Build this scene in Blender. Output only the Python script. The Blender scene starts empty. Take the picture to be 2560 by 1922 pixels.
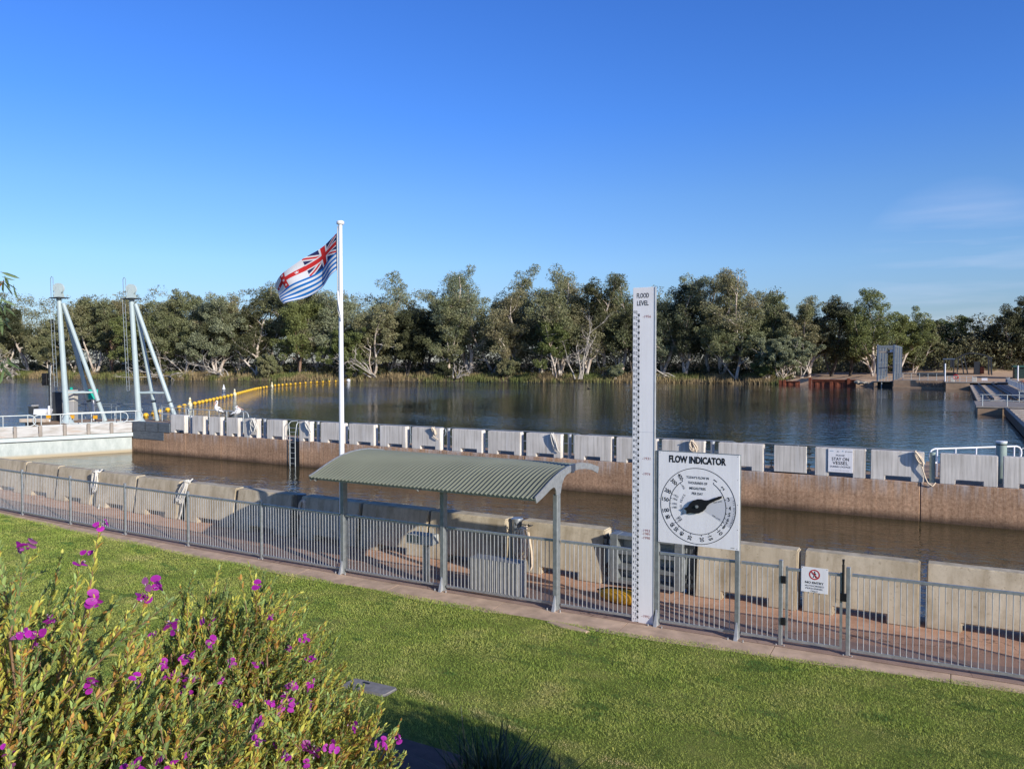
import bpy, bmesh, math, random
import numpy as np
from mathutils import Vector, Matrix
C = bpy.context.scene.collection
PI = math.pi
rnd = random.Random(7)
rng = np.random.default_rng(11)

# ------------------------------------------------------------------ viewpoint
EYE = Vector((0, 0, 4.49)); YAW = math.radians(29.5); FPX = 1970.0
FW = Vector((-math.sin(YAW), math.cos(YAW), 0)); RT = Vector((math.cos(YAW), math.sin(YAW), 0))
def rd(r, d, z=0.0):            # metres right / ahead of the viewpoint -> world
    p = FW*d + RT*r
    return Vector((p.x, p.y, z))
def bearing(u, d, z=0.0):       # a survey bearing (photo column) at distance d
    return rd((u-1280)/FPX*d, d, z)

# ------------------------------------------------------------------ mesh helpers
class MB:
    def __init__(s): s.v = []; s.f = []; s.m = []; s.sm = []
    def add(s, vs, fs, mi=0, sm=False):
        o = len(s.v); s.v += [tuple(v) for v in vs]
        for f in fs: s.f.append(tuple(o+i for i in f)); s.m.append(mi); s.sm.append(sm)
        return s
    def box(s, x0, y0, z0, x1, y1, z1, mi=0):
        if x0 > x1: x0, x1 = x1, x0
        if y0 > y1: y0, y1 = y1, y0
        if z0 > z1: z0, z1 = z1, z0
        return s.add([(x0,y0,z0),(x1,y0,z0),(x1,y1,z0),(x0,y1,z0),(x0,y0,z1),(x1,y0,z1),(x1,y1,z1),(x0,y1,z1)],
              [(0,3,2,1),(4,5,6,7),(0,1,5,4),(1,2,6,5),(2,3,7,6),(3,0,4,7)], mi)
    def bar(s, a, b, w, h, mi=0, up=(0,0,1)):     # rectangular bar from a to b
        a = Vector(a); b = Vector(b); d = (b-a).normalized(); up = Vector(up)
        if abs(d.dot(up)) > .98: up = Vector((0,1,0))
        x = d.cross(up).normalized()*(w/2); y = x.cross(d).normalized()*(h/2)
        vs = [a-x-y, a+x-y, a+x+y, a-x+y, b-x-y, b+x-y, b+x+y, b-x+y]
        return s.add(vs, [(0,1,2,3),(7,6,5,4),(1,0,4,5),(2,1,5,6),(3,2,6,7),(0,3,7,4)], mi)
    def tube(s, pts, r, n=8, mi=0, caps=True, sm=True):
        pts = [Vector(p) for p in pts]; k = len(pts)
        rs = r if isinstance(r, (list, tuple)) else [r]*k
        vs = []; ref = None
        for i, p in enumerate(pts):
            t = (pts[min(i+1,k-1)]-pts[max(i-1,0)]); t = t.normalized() if t.length > 1e-9 else Vector((0,0,1))
            if ref is None:
                ref = t.cross(Vector((0,0,1)) if abs(t.z) < .9 else Vector((1,0,0))).normalized()
            ref = (ref - t*ref.dot(t)).normalized(); b = t.cross(ref)
            for j in range(n):
                a = 2*PI*j/n
                vs.append(p + (ref*math.cos(a)+b*math.sin(a))*rs[i])
        fs = [(i*n+j, i*n+(j+1)%n, (i+1)*n+(j+1)%n, (i+1)*n+j) for i in range(k-1) for j in range(n)]
        s.add(vs, fs, mi, sm)
        if caps: s.add(vs[:n], [tuple(range(n-1,-1,-1))], mi); s.add(vs[-n:], [tuple(range(n))], mi)
        return s
    def cyl(s, a, b, r0, r1=None, n=12, mi=0): return s.tube([a,b], [r0, r0 if r1 is None else r1], n, mi)
    def prism(s, poly, y0, y1, mi=0, axis='y'):    # poly in (x,z) extruded along y (or (y,z) along x)
        n = len(poly)
        if axis == 'y': vs = [(p[0], y0, p[1]) for p in poly]+[(p[0], y1, p[1]) for p in poly]
        elif axis == 'x': vs = [(y0, p[0], p[1]) for p in poly]+[(y1, p[0], p[1]) for p in poly]
        else: vs = [(p[0], p[1], y0) for p in poly]+[(p[0], p[1], y1) for p in poly]
        fs = [tuple(range(n-1,-1,-1)), tuple(range(n,2*n))]+[(i,(i+1)%n,n+(i+1)%n,n+i) for i in range(n)]
        return s.add(vs, fs, mi)
    def ball(s, c, rx, ry=None, rz=None, n=12, m=8, mi=0):
        ry = rx if ry is None else ry; rz = rx if rz is None else rz
        vs = [(c[0],c[1],c[2]-rz)]
        for i in range(1,m):
            t = -PI/2+PI*i/m
            for j in range(n):
                a = 2*PI*j/n; vs.append((c[0]+rx*math.cos(t)*math.cos(a), c[1]+ry*math.cos(t)*math.sin(a), c[2]+rz*math.sin(t)))
        vs.append((c[0],c[1],c[2]+rz)); L = len(vs)-1
        fs = [(0,1+(j+1)%n,1+j) for j in range(n)]
        fs += [(1+i*n+j,1+i*n+(j+1)%n,1+(i+1)*n+(j+1)%n,1+(i+1)*n+j) for i in range(m-2) for j in range(n)]
        fs += [(L,1+(m-2)*n+j,1+(m-2)*n+(j+1)%n) for j in range(n)]
        return s.add(vs, fs, mi, True)
    def disc(s, c, r, n=24, mi=0):                  # in the xz plane, facing -y
        return s.add([(c[0]+r*math.cos(2*PI*i/n), c[1], c[2]+r*math.sin(2*PI*i/n)) for i in range(n)], [tuple(range(n))], mi)
    def build(s, name, mats, parent=None, bevel=0, seg=1, local=False):
        me = bpy.data.meshes.new(name)
        org = Vector((0,0,0))
        if parent is not None and not local: org = ORG[parent.name]
        me.from_pydata([(v[0]-org.x, v[1]-org.y, v[2]-org.z) for v in s.v], [], s.f)
        if not isinstance(mats, (list,tuple)): mats = [mats]
        for m in mats: me.materials.append(m)
        me.polygons.foreach_set('material_index', s.m); me.polygons.foreach_set('use_smooth', s.sm); me.update()
        if bevel:
            bm = bmesh.new(); bm.from_mesh(me); bmesh.ops.recalc_face_normals(bm, faces=bm.faces)
            es = [e for e in bm.edges if len(e.link_faces) == 2 and e.calc_face_angle(0) > .5]
            bmesh.ops.bevel(bm, geom=es, offset=bevel, segments=seg, affect='EDGES', clamp_overlap=True)
            bm.to_mesh(me); bm.free()
        return link(name, me, parent)
ORG = {}
def link(name, data, parent=None):
    o = bpy.data.objects.new(name, data); C.objects.link(o)
    ORG[o.name] = Vector((0,0,0)) if parent is None else ORG[parent.name].copy()
    if parent is not None: o.parent = parent
    return o
def tag(o, label=None, cat=None, group=None, kind=None):
    if label: o['label'] = label
    if cat: o['category'] = cat
    if group: o['group'] = group
    if kind: o['kind'] = kind
    return o
def thing(name, label, cat, loc=(0,0,0), group=None):
    o = bpy.data.objects.new(name, None); C.objects.link(o); o.location = loc; o.empty_display_size = .2
    ORG[o.name] = Vector(loc)
    return tag(o, label, cat, group)
def copy_tree(o, parent=None, loc=None, label=None):
    c = o.copy(); C.objects.link(c)
    if parent is not None: c.parent = parent
    if loc is not None: c.location = loc
    if label: c['label'] = label
    ORG[c.name] = Vector(c.location) if parent is None else ORG[parent.name].copy()
    for ch in list(o.children): copy_tree(ch, c)
    return c
def np_mesh(name, V, T, mats, col=None, parent=None, mi=None, smooth=False):   # V (n,3), T (m,3) triangles
    me = bpy.data.meshes.new(name); n = len(V); m = len(T)
    me.vertices.add(n); me.vertices.foreach_set('co', np.ascontiguousarray(V, dtype=np.float32).ravel())
    me.loops.add(3*m); me.loops.foreach_set('vertex_index', np.ascontiguousarray(T, dtype=np.int32).ravel())
    me.polygons.add(m); me.polygons.foreach_set('loop_start', np.arange(0, 3*m, 3, dtype=np.int32))
    me.polygons.foreach_set('loop_total', np.full(m, 3, dtype=np.int32))
    if not isinstance(mats, (list,tuple)): mats = [mats]
    for q in mats: me.materials.append(q)
    if mi is not None: me.polygons.foreach_set('material_index', mi.astype(np.int32))
    if smooth: me.polygons.foreach_set('use_smooth', np.ones(m, dtype=bool))
    if col is not None:
        a = me.color_attributes.new('col', 'FLOAT_COLOR', 'POINT')
        a.data.foreach_set('color', np.ascontiguousarray(np.c_[col, np.ones(n)], dtype=np.float32).ravel())
    me.update(); me.validate()
    return link(name, me, parent)

# ------------------------------------------------------------------ materials
class NT:
    def __init__(s, name):
        s.mat = bpy.data.materials.new(name); s.mat.use_nodes = True; s.t = s.mat.node_tree; s.t.nodes.clear()
        s.out = s.n('ShaderNodeOutputMaterial'); s.b = s.n('ShaderNodeBsdfPrincipled'); s.l(s.b.outputs[0], s.out.inputs[0])
    def n(s, typ, **kw):
        x = s.t.nodes.new(typ)
        for k, v in kw.items(): setattr(x, k, v)
        return x
    def l(s, a, b): s.t.links.new(a, b)
    def pos(s, sc=(1,1,1)):
        g = s.n('ShaderNodeNewGeometry'); m = s.n('ShaderNodeMapping'); m.inputs['Scale'].default_value = sc
        s.l(g.outputs['Position'], m.inputs[0]); return m.outputs[0]
    def noise(s, scale, vec=None, detail=4, rough=.55, sc=(1,1,1)):
        x = s.n('ShaderNodeTexNoise'); x.inputs['Scale'].default_value = scale; x.inputs['Detail'].default_value = detail; x.inputs['Roughness'].default_value = rough
        s.l(vec if vec is not None else s.pos(sc), x.inputs['Vector']); return x.outputs['Fac']
    def ramp(s, fac, stops):
        r = s.n('ShaderNodeValToRGB'); e = r.color_ramp.elements
        while len(e) < len(stops): e.new(.5)
        for el, (p, c) in zip(e, stops):
            el.position = p; el.color = (*c, 1) if len(c) == 3 else c
        s.l(fac, r.inputs[0]); return r.outputs[0]
    def mix(s, fac, a, b, mode='MIX'):
        m = s.n('ShaderNodeMix', data_type='RGBA', blend_type=mode)
        for v, i in ((fac, 0), (a, 6), (b, 7)):
            if hasattr(v, 'links') or isinstance(v, bpy.types.NodeSocket): s.l(v, m.inputs[i])
            else: m.inputs[i].default_value = v if i == 0 else (*v, 1)
        return m.outputs[2]
    def math(s, op, a, b=None, clamp=False):
        m = s.n('ShaderNodeMath', operation=op, use_clamp=clamp)
        for v, i in ((a,0),(b,1)):
            if v is None: continue
            if isinstance(v, bpy.types.NodeSocket): s.l(v, m.inputs[i])
            else: m.inputs[i].default_value = v
        return m.outputs[0]
    def rng(s, v, a, b, c=0., d=1.):
        m = s.n('ShaderNodeMapRange', clamp=True); s.l(v, m.inputs[0])
        for i, q in enumerate((a,b,c,d)): m.inputs[i+1].default_value = q
        return m.outputs[0]
    def z(s):
        g = s.n('ShaderNodeNewGeometry'); x = s.n('ShaderNodeSeparateXYZ'); s.l(g.outputs['Position'], x.inputs[0]); return x
    def set(s, col=None, rough=.6, metal=0, spec=.4):
        if col is not None:
            if isinstance(col, bpy.types.NodeSocket): s.l(col, s.b.inputs['Base Color'])
            else: s.b.inputs['Base Color'].default_value = (*col, 1)
        if isinstance(rough, bpy.types.NodeSocket): s.l(rough, s.b.inputs['Roughness'])
        else: s.b.inputs['Roughness'].default_value = rough
        s.b.inputs['Metallic'].default_value = metal; s.b.inputs['Specular IOR Level'].default_value = spec
        return s
    def bump(s, h, strength=.3, dist=.02):
        x = s.n('ShaderNodeBump'); x.inputs['Strength'].default_value = strength; x.inputs['Distance'].default_value = dist
        s.l(h, x.inputs['Height']); s.l(x.outputs[0], s.b.inputs['Normal']); return s
def plain(name, col, rough=.5, metal=0, var=.12, scale=6, bump=0, bscale=40, spec=.4):
    t = NT(name); n = t.noise(scale, detail=5)
    t.set(t.ramp(n, [(.3, tuple(c*(1-var) for c in col)), (.7, tuple(min(1,c*(1+var)) for c in col))]), rough, metal, spec)
    if bump: t.bump(t.noise(bscale), bump, .01)
    return t.mat
M = {}
M['galv'] = plain('galvanised_steel', (.40,.42,.43), .42, .55, .18, 14)
M['galv_light'] = plain('bright_galvanised_steel', (.46,.47,.48), .45, .3, .15, 9)
M['galv_dull'] = plain('dull_galvanised_steel', (.27,.29,.29), .5, .4, .18, 12)
M['white_paint'] = plain('white_paint', (.78,.79,.82), .35, 0, .03, 3)
def sign_mat():
    t = NT('sign_white'); st = t.noise(1.0, sc=(14,14,.8), detail=5, rough=.7); sp = t.noise(2.2, detail=6)
    c = t.mix(.22, (.93,.91,.92), t.ramp(st, [(.40,(.80,.79,.78)), (.55,(1,1,1))]), 'MULTIPLY'); c = t.mix(.3, c, t.ramp(sp, [(.3,(.88,.87,.86)), (.6,(1,1,1))]), 'MULTIPLY')
    t.set(c, .4, 0, .4); return t.mat
M['sign_white'] = sign_mat()
M['sign_grey'] = plain('sign_grey', (.64,.64,.68), .4, 0, .02, 2)
M['black'] = plain('black_paint', (.012,.012,.014), .45, 0, .1)
M['black_gloss'] = plain('black_enamel', (.015,.016,.02), .3, 0, .1)
M['red_letter'] = plain('faded_red_lettering', (.42,.14,.11), .5, 0, .1)
M['red'] = plain('red_paint', (.55,.03,.03), .4, 0, .08)
M['rail'] = plain('pale_rail_steel', (.50,.53,.52), .4, .25, .1, 8)
M['rail_dark'] = plain('grey_rail_steel', (.30,.34,.36), .4, .4, .12, 8)
M['mast'] = plain('pale_grey_green_mast_paint', (.42,.50,.50), .4, 0, .05, 2)
M['dark_steel'] = plain('dark_steel', (.05,.055,.06), .5, .3, .2, 5)
M['blue_steel'] = plain('blue_grey_steel', (.13,.17,.23), .45, .3, .15, 3)
M['rust'] = plain('rusted_steel', (.20,.055,.025), .8, 0, .45, 2.5, .4, 12)
M['yellow'] = plain('yellow_float_plastic', (.72,.36,.02), .45, 0, .1, 20)
M['buoy'] = plain('yellow_buoy_plastic', (.80,.47,.03), .4, 0, .06, 3)
M['rope'] = plain('white_rope', (.66,.63,.57), .8, 0, .15, 60, .5, 200)
M['rope_cream'] = plain('cream_rope', (.76,.62,.46), .8, 0, .15, 60, .5, 200)
M['cable'] = plain('orange_brown_cable', (.35,.20,.05), .6)
M['green'] = plain('green_marker_paint', (.01,.42,.30), .4, 0, .05)
M['cream'] = plain('cream_cabinet_paint', (.60,.56,.48), .5, 0, .06, 2)
M['grey_cabinet'] = plain('grey_cabinet_paint', (.36,.35,.34), .5, 0, .06, 2)
M['deep_green'] = plain('dark_green_sheet', (.03,.06,.05), .5, 0, .2, 2)
M['roof'] = plain('grey_green_roof_sheet', (.205,.215,.155), .45, 0, .08, 1.3, .05, 30)
M['bollard'] = plain('grey_green_bollard_paint', (.30,.37,.33), .4, 0, .1, 4)
M['bollard_dark'] = plain('dark_bollard_steel', (.09,.10,.11), .4, .4, .2, 6)
M['stone'] = plain('pale_rock', (.42,.36,.28), .9, 0, .35, 1.2, .6, 6)
M['redrock'] = plain('red_rock', (.25,.10,.06), .9, 0, .4, 1.2, .6, 6)
M['slab'] = plain('grey_slab_stone', (.25,.235,.225), .85, 0, .2, 9, .3, 60)
M['paver'] = plain('red_paver', (.16,.10,.085), .85, 0, .2, 9, .3, 60)
M['conc_bank'] = plain('tan_bank_concrete', (.40,.27,.17), .85, 0, .22, .8, .3, 20)
M['conc_grey'] = plain('grey_deck_concrete', (.33,.285,.24), .85, 0, .2, 1.5, .2, 20)
M['sleeper'] = plain('weathered_beam', (.58,.48,.38), .8, 0, .3, 2)
M['feather_white'] = plain('white_feathers', (.80,.79,.77), .8, 0, .04)
M['feather_black'] = plain('black_feathers', (.02,.018,.018), .6, 0, .2)
M['bill'] = plain('pink_bill', (.72,.45,.38), .5, 0, .1)
M['bark'] = plain('brown_bark', (.22,.16,.12), .9, 0, .4, 3)

def near_block_mat():
    t = NT('cream_precast_concrete')
    base = t.ramp(t.noise(1.1, detail=6), [(.3,(.55,.46,.32)), (.7,(.70,.60,.44))])
    st = t.ramp(t.noise(1.0, sc=(5,5,.5), detail=4), [(.42,(1,1,1)), (.72,(.66,.63,.58))])
    c = t.mix(1., base, st, 'MULTIPLY')
    sp = t.ramp(t.noise(17, detail=3), [(.30,(.55,.51,.45)), (.37,(1,1,1))]); c = t.mix(.6, c, t.ramp(t.noise(2.4, detail=8, rough=.75), [(.36,(.72,.69,.64)), (.52,(1,1,1))]), 'MULTIPLY')
    c = t.mix(.55, c, sp, 'MULTIPLY')
    low = t.rng(t.z().outputs[2], 0., .3, 1, 0)
    c = t.mix(t.math('MULTIPLY', low, t.math('MULTIPLY', t.noise(5), .7)), c, (.30,.22,.16))
    t.set(c, .85, 0, .25); t.bump(t.noise(45, detail=6), .25, .01); return t.mat
M['near_block'] = near_block_mat()
def far_block_mat():
    t = NT('weathered_grey_concrete')
    base = t.ramp(t.noise(.8, detail=5), [(.3,(.61,.56,.495)), (.7,(.80,.745,.67))])
    s1 = t.ramp(t.noise(1.0, sc=(9,9,.35), detail=5, rough=.7), [(.36,(.72,.70,.67)), (.5,(1,1,1)), (.66,(1.22,1.2,1.18))])
    c = t.mix(.95, base, s1, 'MULTIPLY')
    w = t.ramp(t.noise(1.0, sc=(4.5,4.5,.22), detail=6, rough=.75), [(.55,(0,0,0)), (.68,(1,1,1))])
    c = t.mix(t.math('MULTIPLY', w, .6), c, (.66,.65,.65))
    t.set(c, .85, 0, .25); t.bump(t.noise(30, detail=5), .2, .01); return t.mat
M['far_block'] = far_block_mat()
def lock_wall_mat():
    t = NT('stained_brown_concrete'); zz = t.z().outputs[2]
    base = t.ramp(t.noise(9, detail=8, rough=.75), [(.3,(.25,.14,.08)), (.52,(.50,.315,.195)), (.75,(.70,.49,.33))])
    big = t.ramp(t.noise(.5, sc=(1,1,2.5), detail=5), [(.3,(.72,.70,.68)), (.7,(1.18,1.15,1.12))])
    c = t.mix(1., base, big, 'MULTIPLY')
    st = t.noise(1.0, sc=(7,7,.25), detail=6, rough=.7)
    c = t.mix(.8, c, t.ramp(st, [(.38,(.72,.70,.68)), (.5,(1,1,1)), (.7,(1.25,1.22,1.2))]), 'MULTIPLY')
    wmask = t.ramp(t.noise(1.0, sc=(3.2,3.2,.18), detail=6, rough=.8), [(.46,(0,0,0)), (.62,(1,1,1))])
    top = t.rng(t.math('ADD', zz, t.math('MULTIPLY', t.noise(1.6, sc=(3,3,.1)), -.55)), -.95, -.15)
    c = t.mix(t.math('MULTIPLY', t.math('MULTIPLY', wmask, top), .85), c, (.62,.57,.54))
    dark = t.rng(t.math('ADD', zz, t.math('MULTIPLY', t.noise(2.2), .25)), -1.28, -.98, .82, 0.)
    c = t.mix(dark, c, (.045,.032,.024))
    t.set(c, .85, 0, .25); t.bump(t.noise(22, detail=8, rough=.7), .5, .03); return t.mat
M['lock_wall'] = lock_wall_mat()
def gate_skin_mat():
    t = NT('stained_pale_gate_paint'); zz = t.z().outputs[2]
    base = t.ramp(t.noise(1.3, detail=8, rough=.7, sc=(2,2,1)), [(.3,(.36,.40,.37)), (.7,(.55,.58,.54))])
    low = t.rng(zz, -1.35, -1.2, 1, 0); c = t.mix(low, base, (.42,.34,.22))
    t.set(c, .6, 0, .4); t.bump(t.noise(8, detail=6), .2, .02); return t.mat
M['gate_skin'] = gate_skin_mat()
M['gate_beam'] = plain('pale_gate_flange', (.52,.57,.56), .5, 0, .08, 3)
def plank_mat():
    t = NT('weathered_walkway_panel')
    base = t.ramp(t.noise(1.2, detail=7, sc=(1,1,5)), [(.3,(.36,.32,.27)), (.5,(.50,.48,.45)), (.7,(.60,.58,.55))])
    rust = t.ramp(t.noise(.6, detail=5, sc=(1,1,6)), [(.56,(0,0,0)), (.7,(1,1,1))])
    t.set(t.mix(t.math('MULTIPLY', rust, .6), base, (.38,.25,.15)), .75); return t.mat
M['plank'] = plank_mat()
def slate_mat():
    t = NT('dark_slate_panel'); n = t.noise(3, detail=7, sc=(1,1,3))
    t.set(t.ramp(n, [(.3,(.07,.085,.10)), (.7,(.14,.16,.18))]), .6); return t.mat
M['slate'] = slate_mat()
def paving_mat():
    t = NT('terracotta_paving'); p = t.z()
    pink = t.ramp(t.noise(2.2, detail=8, rough=.7), [(.28,(.46,.25,.15)), (.55,(.62,.37,.24)), (.75,(.72,.48,.34))])
    grey = t.ramp(t.noise(3, detail=8, rough=.7), [(.3,(.36,.235,.175)), (.7,(.47,.33,.26))])
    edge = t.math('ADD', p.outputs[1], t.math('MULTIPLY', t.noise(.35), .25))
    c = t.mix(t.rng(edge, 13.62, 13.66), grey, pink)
    spk = t.ramp(t.noise(60, detail=2), [(.36,(.62,.58,.55)), (.46,(1,1,1))])
    c = t.mix(.6, c, spk, 'MULTIPLY')
    v = t.n('ShaderNodeTexVoronoi', feature='DISTANCE_TO_EDGE'); v.inputs['Scale'].default_value = .42
    dst = t.n('ShaderNodeVectorMath', operation='ADD'); w = t.n('ShaderNodeTexNoise'); w.inputs['Scale'].default_value = 2.5; w.inputs['Detail'].default_value = 6
    g = t.pos(); t.l(g, w.inputs['Vector']); t.l(g, dst.inputs[0]); sc = t.n('ShaderNodeVectorMath', operation='SCALE'); sc.inputs['Scale'].default_value = .8
    t.l(w.outputs['Color'], sc.inputs[0]); t.l(sc.outputs[0], dst.inputs[1]); t.l(dst.outputs[0], v.inputs['Vector'])
    crack = t.rng(v.outputs['Distance'], .0, .008, 1, 0)
    c = t.mix(t.math('MULTIPLY', crack, .75), c, (.09,.05,.035))
    t.set(c, .9, 0, .2); t.bump(t.noise(50, detail=5), .3, .01); return t.mat
M['paving'] = paving_mat()
M['kerb'] = plain('terracotta_kerb', (.58,.41,.285), .9, 0, .25, 3, .2, 50)
def lawn_mat():
    t = NT('lawn_turf')
    a = t.ramp(t.noise(1.1, detail=9, rough=.7), [(.28,(.12,.155,.03)), (.5,(.22,.255,.055)), (.72,(.36,.33,.11))])
    b = t.ramp(t.noise(55, detail=3), [(.3,(.55,.6,.5)), (.7,(1.25,1.2,1.1))])
    t.set(t.mix(.8, a, b, 'MULTIPLY'), .9, 0, .15); t.bump(t.noise(70, detail=4), .8, .03); return t.mat
M['lawn'] = lawn_mat()
def blade_mat():
    t = NT('grass_blade'); g = t.n('ShaderNodeNewGeometry')
    a = t.ramp(t.noise(.9, detail=9, rough=.72), [(.32,(.215,.32,.065)), (.46,(.36,.46,.105)), (.58,(.50,.54,.165)), (.74,(.70,.61,.31))])
    clover = t.ramp(t.noise(1.3, detail=5, rough=.7, sc=(.7,1.6,1)), [(.57,(0,0,0)), (.63,(1,1,1))])
    pz = t.z(); ln = t.math('ADD', t.math('MULTIPLY', pz.outputs[0], .13), t.math('SUBTRACT', pz.outputs[1], 7.73)); ln = t.math('ADD', ln, t.math('MULTIPLY', t.noise(1.6), .22))
    dry = t.math('MULTIPLY', t.rng(t.math('ABSOLUTE', t.math('SUBTRACT', ln, .11)), .03, .16, 1, 0), t.rng(t.noise(2.6, detail=5), .42, .6)); dry = t.math('MULTIPLY', dry, t.rng(pz.outputs[0], -6.9, -6.3, 0, .8))
    a = t.mix(dry, a, (.72,.58,.36))
    c = t.mix(t.math('MULTIPLY', clover, .85), a, (.085,.20,.055))
    r = t.ramp(g.outputs['Random Per Island'], [(0,(.62,.66,.6)), (.75,(1.15,1.12,1.05)), (.93,(1.3,1.2,1.0)), (1,(1.9,1.6,1.3))])
    c = t.mix(1., c, r, 'MULTIPLY'); t.set(c, .7, 0, .2)
    tr = t.n('ShaderNodeBsdfTranslucent'); t.l(c, tr.inputs[0]); mx = t.n('ShaderNodeMixShader'); mx.inputs[0].default_value = .25
    t.l(t.b.outputs[0], mx.inputs[1]); t.l(tr.outputs[0], mx.inputs[2]); t.l(mx.outputs[0], t.out.inputs[0]); return t.mat
M['blade'] = blade_mat()
def water_mat(name, deep, murk, wave, amp, patch, rough=.04, left=False):
    t = NT(name)
    n1 = t.noise(1.0, detail=3, rough=.5, sc=wave); n2 = t.noise(1.0, detail=2, rough=.5, sc=tuple(q*3.6 for q in wave))
    h = t.math('ADD', n1, t.math('MULTIPLY', n2, .28))
    pt = t.ramp(t.noise(1.0, detail=4, sc=patch), [(.38,(.25,.25,.25)), (.62,(1,1,1))])
    h = t.math('MULTIPLY', h, pt)
    if left: h = t.math('MULTIPLY', h, t.rng(t.z().outputs[0], -58, -92, 1., 6.5))
    t.set(t.ramp(t.noise(.05, detail=3), [(.3,deep), (.7,murk)]), rough, 0, .5); t.b.inputs['IOR'].default_value = 1.33
    t.bump(h, 1., amp); return t.mat
M['river'] = water_mat('river_water', (.008,.020,.034), (.012,.024,.030), (.8,1.3,1), .065, (.012,.03,1), .045, True)
M['chamber'] = water_mat('murky_lock_water', (.050,.042,.018), (.060,.050,.022), (1.4,2.0,1), .07, (.12,.22,1))
def ground_mat():
    t = NT('far_bank_ground'); p = t.z()
    litter = t.ramp(t.noise(.35, detail=8, rough=.7), [(.3,(.10,.075,.045)), (.7,(.21,.165,.10))])
    sand = t.ramp(t.noise(.25, detail=8, rough=.65), [(.3,(.52,.34,.21)), (.7,(.72,.51,.34))])
    m = t.rng(t.math('ADD', p.outputs[0], t.math('MULTIPLY', t.noise(.12), 8)), -36, -31)
    t.set(t.mix(m, litter, sand), .95, 0, .1); return t.mat
M['ground'] = ground_mat()
M['soil'] = plain('garden_soil', (.10,.085,.05), .95, 0, .4, 3, .5, 20)
def leaf_mat(name, stops, trans=.2):
    t = NT(name); g = t.n('ShaderNodeNewGeometry'); o = t.n('ShaderNodeObjectInfo')
    a = t.ramp(t.math('FRACT', t.math('ADD', t.math('MULTIPLY', t.noise(.22, detail=3), .9), t.math('MULTIPLY', o.outputs['Random'], .35))), stops)
    r = t.ramp(g.outputs['Random Per Island'], [(0,(.6,.62,.6)), (1,(1.38,1.33,1.25))])
    c = t.mix(1., a, r, 'MULTIPLY'); t.set(c, .55, 0, .35)
    tr = t.n('ShaderNodeBsdfTranslucent'); t.l(c, tr.inputs[0]); mx = t.n('ShaderNodeMixShader'); mx.inputs[0].default_value = trans
    t.l(t.b.outputs[0], mx.inputs[1]); t.l(tr.outputs[0], mx.inputs[2]); t.l(mx.outputs[0], t.out.inputs[0]); return t.mat
M['gum_leaf'] = leaf_mat('gum_leaf', [(.25,(.155,.18,.085)), (.5,(.215,.23,.115)), (.72,(.265,.255,.14)), (.95,(.28,.235,.135))])
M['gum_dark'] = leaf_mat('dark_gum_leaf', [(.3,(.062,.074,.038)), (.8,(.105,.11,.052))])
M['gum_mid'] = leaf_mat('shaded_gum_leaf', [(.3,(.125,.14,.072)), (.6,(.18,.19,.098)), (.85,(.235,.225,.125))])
M['gum_grey'] = leaf_mat('grey_green_leaf', [(.3,(.20,.235,.145)), (.8,(.285,.305,.185))])
M['gum_green'] = leaf_mat('green_gum_leaf', [(.3,(.135,.17,.058)), (.8,(.20,.225,.08))])
def trunk_mat(name, pale, dark):
    t = NT(name)
    c = t.ramp(t.noise(1.0, detail=6, sc=(1.2,1.2,.35), rough=.7), [(.35,dark), (.6,pale)])
    t.set(c, .8, 0, .2); return t.mat
M['pale_trunk'] = trunk_mat('pale_gum_bark', (.66,.59,.51), (.36,.26,.19))
M['red_trunk'] = trunk_mat('red_brown_gum_bark', (.34,.23,.17), (.16,.09,.06))
M['dark_trunk'] = trunk_mat('dark_gum_bark', (.14,.12,.10), (.05,.042,.036))
M['dead'] = trunk_mat('bleached_dead_wood', (.52,.47,.41), (.28,.24,.20))
def reed_mat():
    t = NT('bank_reed'); g = t.n('ShaderNodeNewGeometry')
    a = t.ramp(t.noise(.09, detail=5, rough=.65), [(.30,(.105,.14,.045)), (.46,(.17,.18,.07)), (.54,(.31,.235,.135)), (.66,(.22,.17,.105)), (.78,(.13,.11,.075))])
    r = t.ramp(g.outputs['Random Per Island'], [(0,(.55,.55,.5)), (1,(1.45,1.4,1.25))])
    t.set(t.mix(1., a, r, 'MULTIPLY'), .8, 0, .15); return t.mat
M['reed'] = reed_mat()
def vcol_mat(name, rough=.5, trans=.2, spec=.35):
    t = NT(name); a = t.n('ShaderNodeVertexColor'); a.layer_name = 'col'
    t.set(a.outputs[0], rough, 0, spec)
    if trans:
        tr = t.n('ShaderNodeBsdfTranslucent'); t.l(a.outputs[0], tr.inputs[0]); mx = t.n('ShaderNodeMixShader'); mx.inputs[0].default_value = trans
        t.l(t.b.outputs[0], mx.inputs[1]); t.l(tr.outputs[0], mx.inputs[2]); t.l(mx.outputs[0], t.out.inputs[0])
    return t.mat
M['shrub_leaf'] = vcol_mat('shrub_leaf', .5, .28)
M['petal'] = vcol_mat('magenta_petal', .55, .3)
M['flag'] = vcol_mat('flag_cloth', .8, .25, .1)

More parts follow.
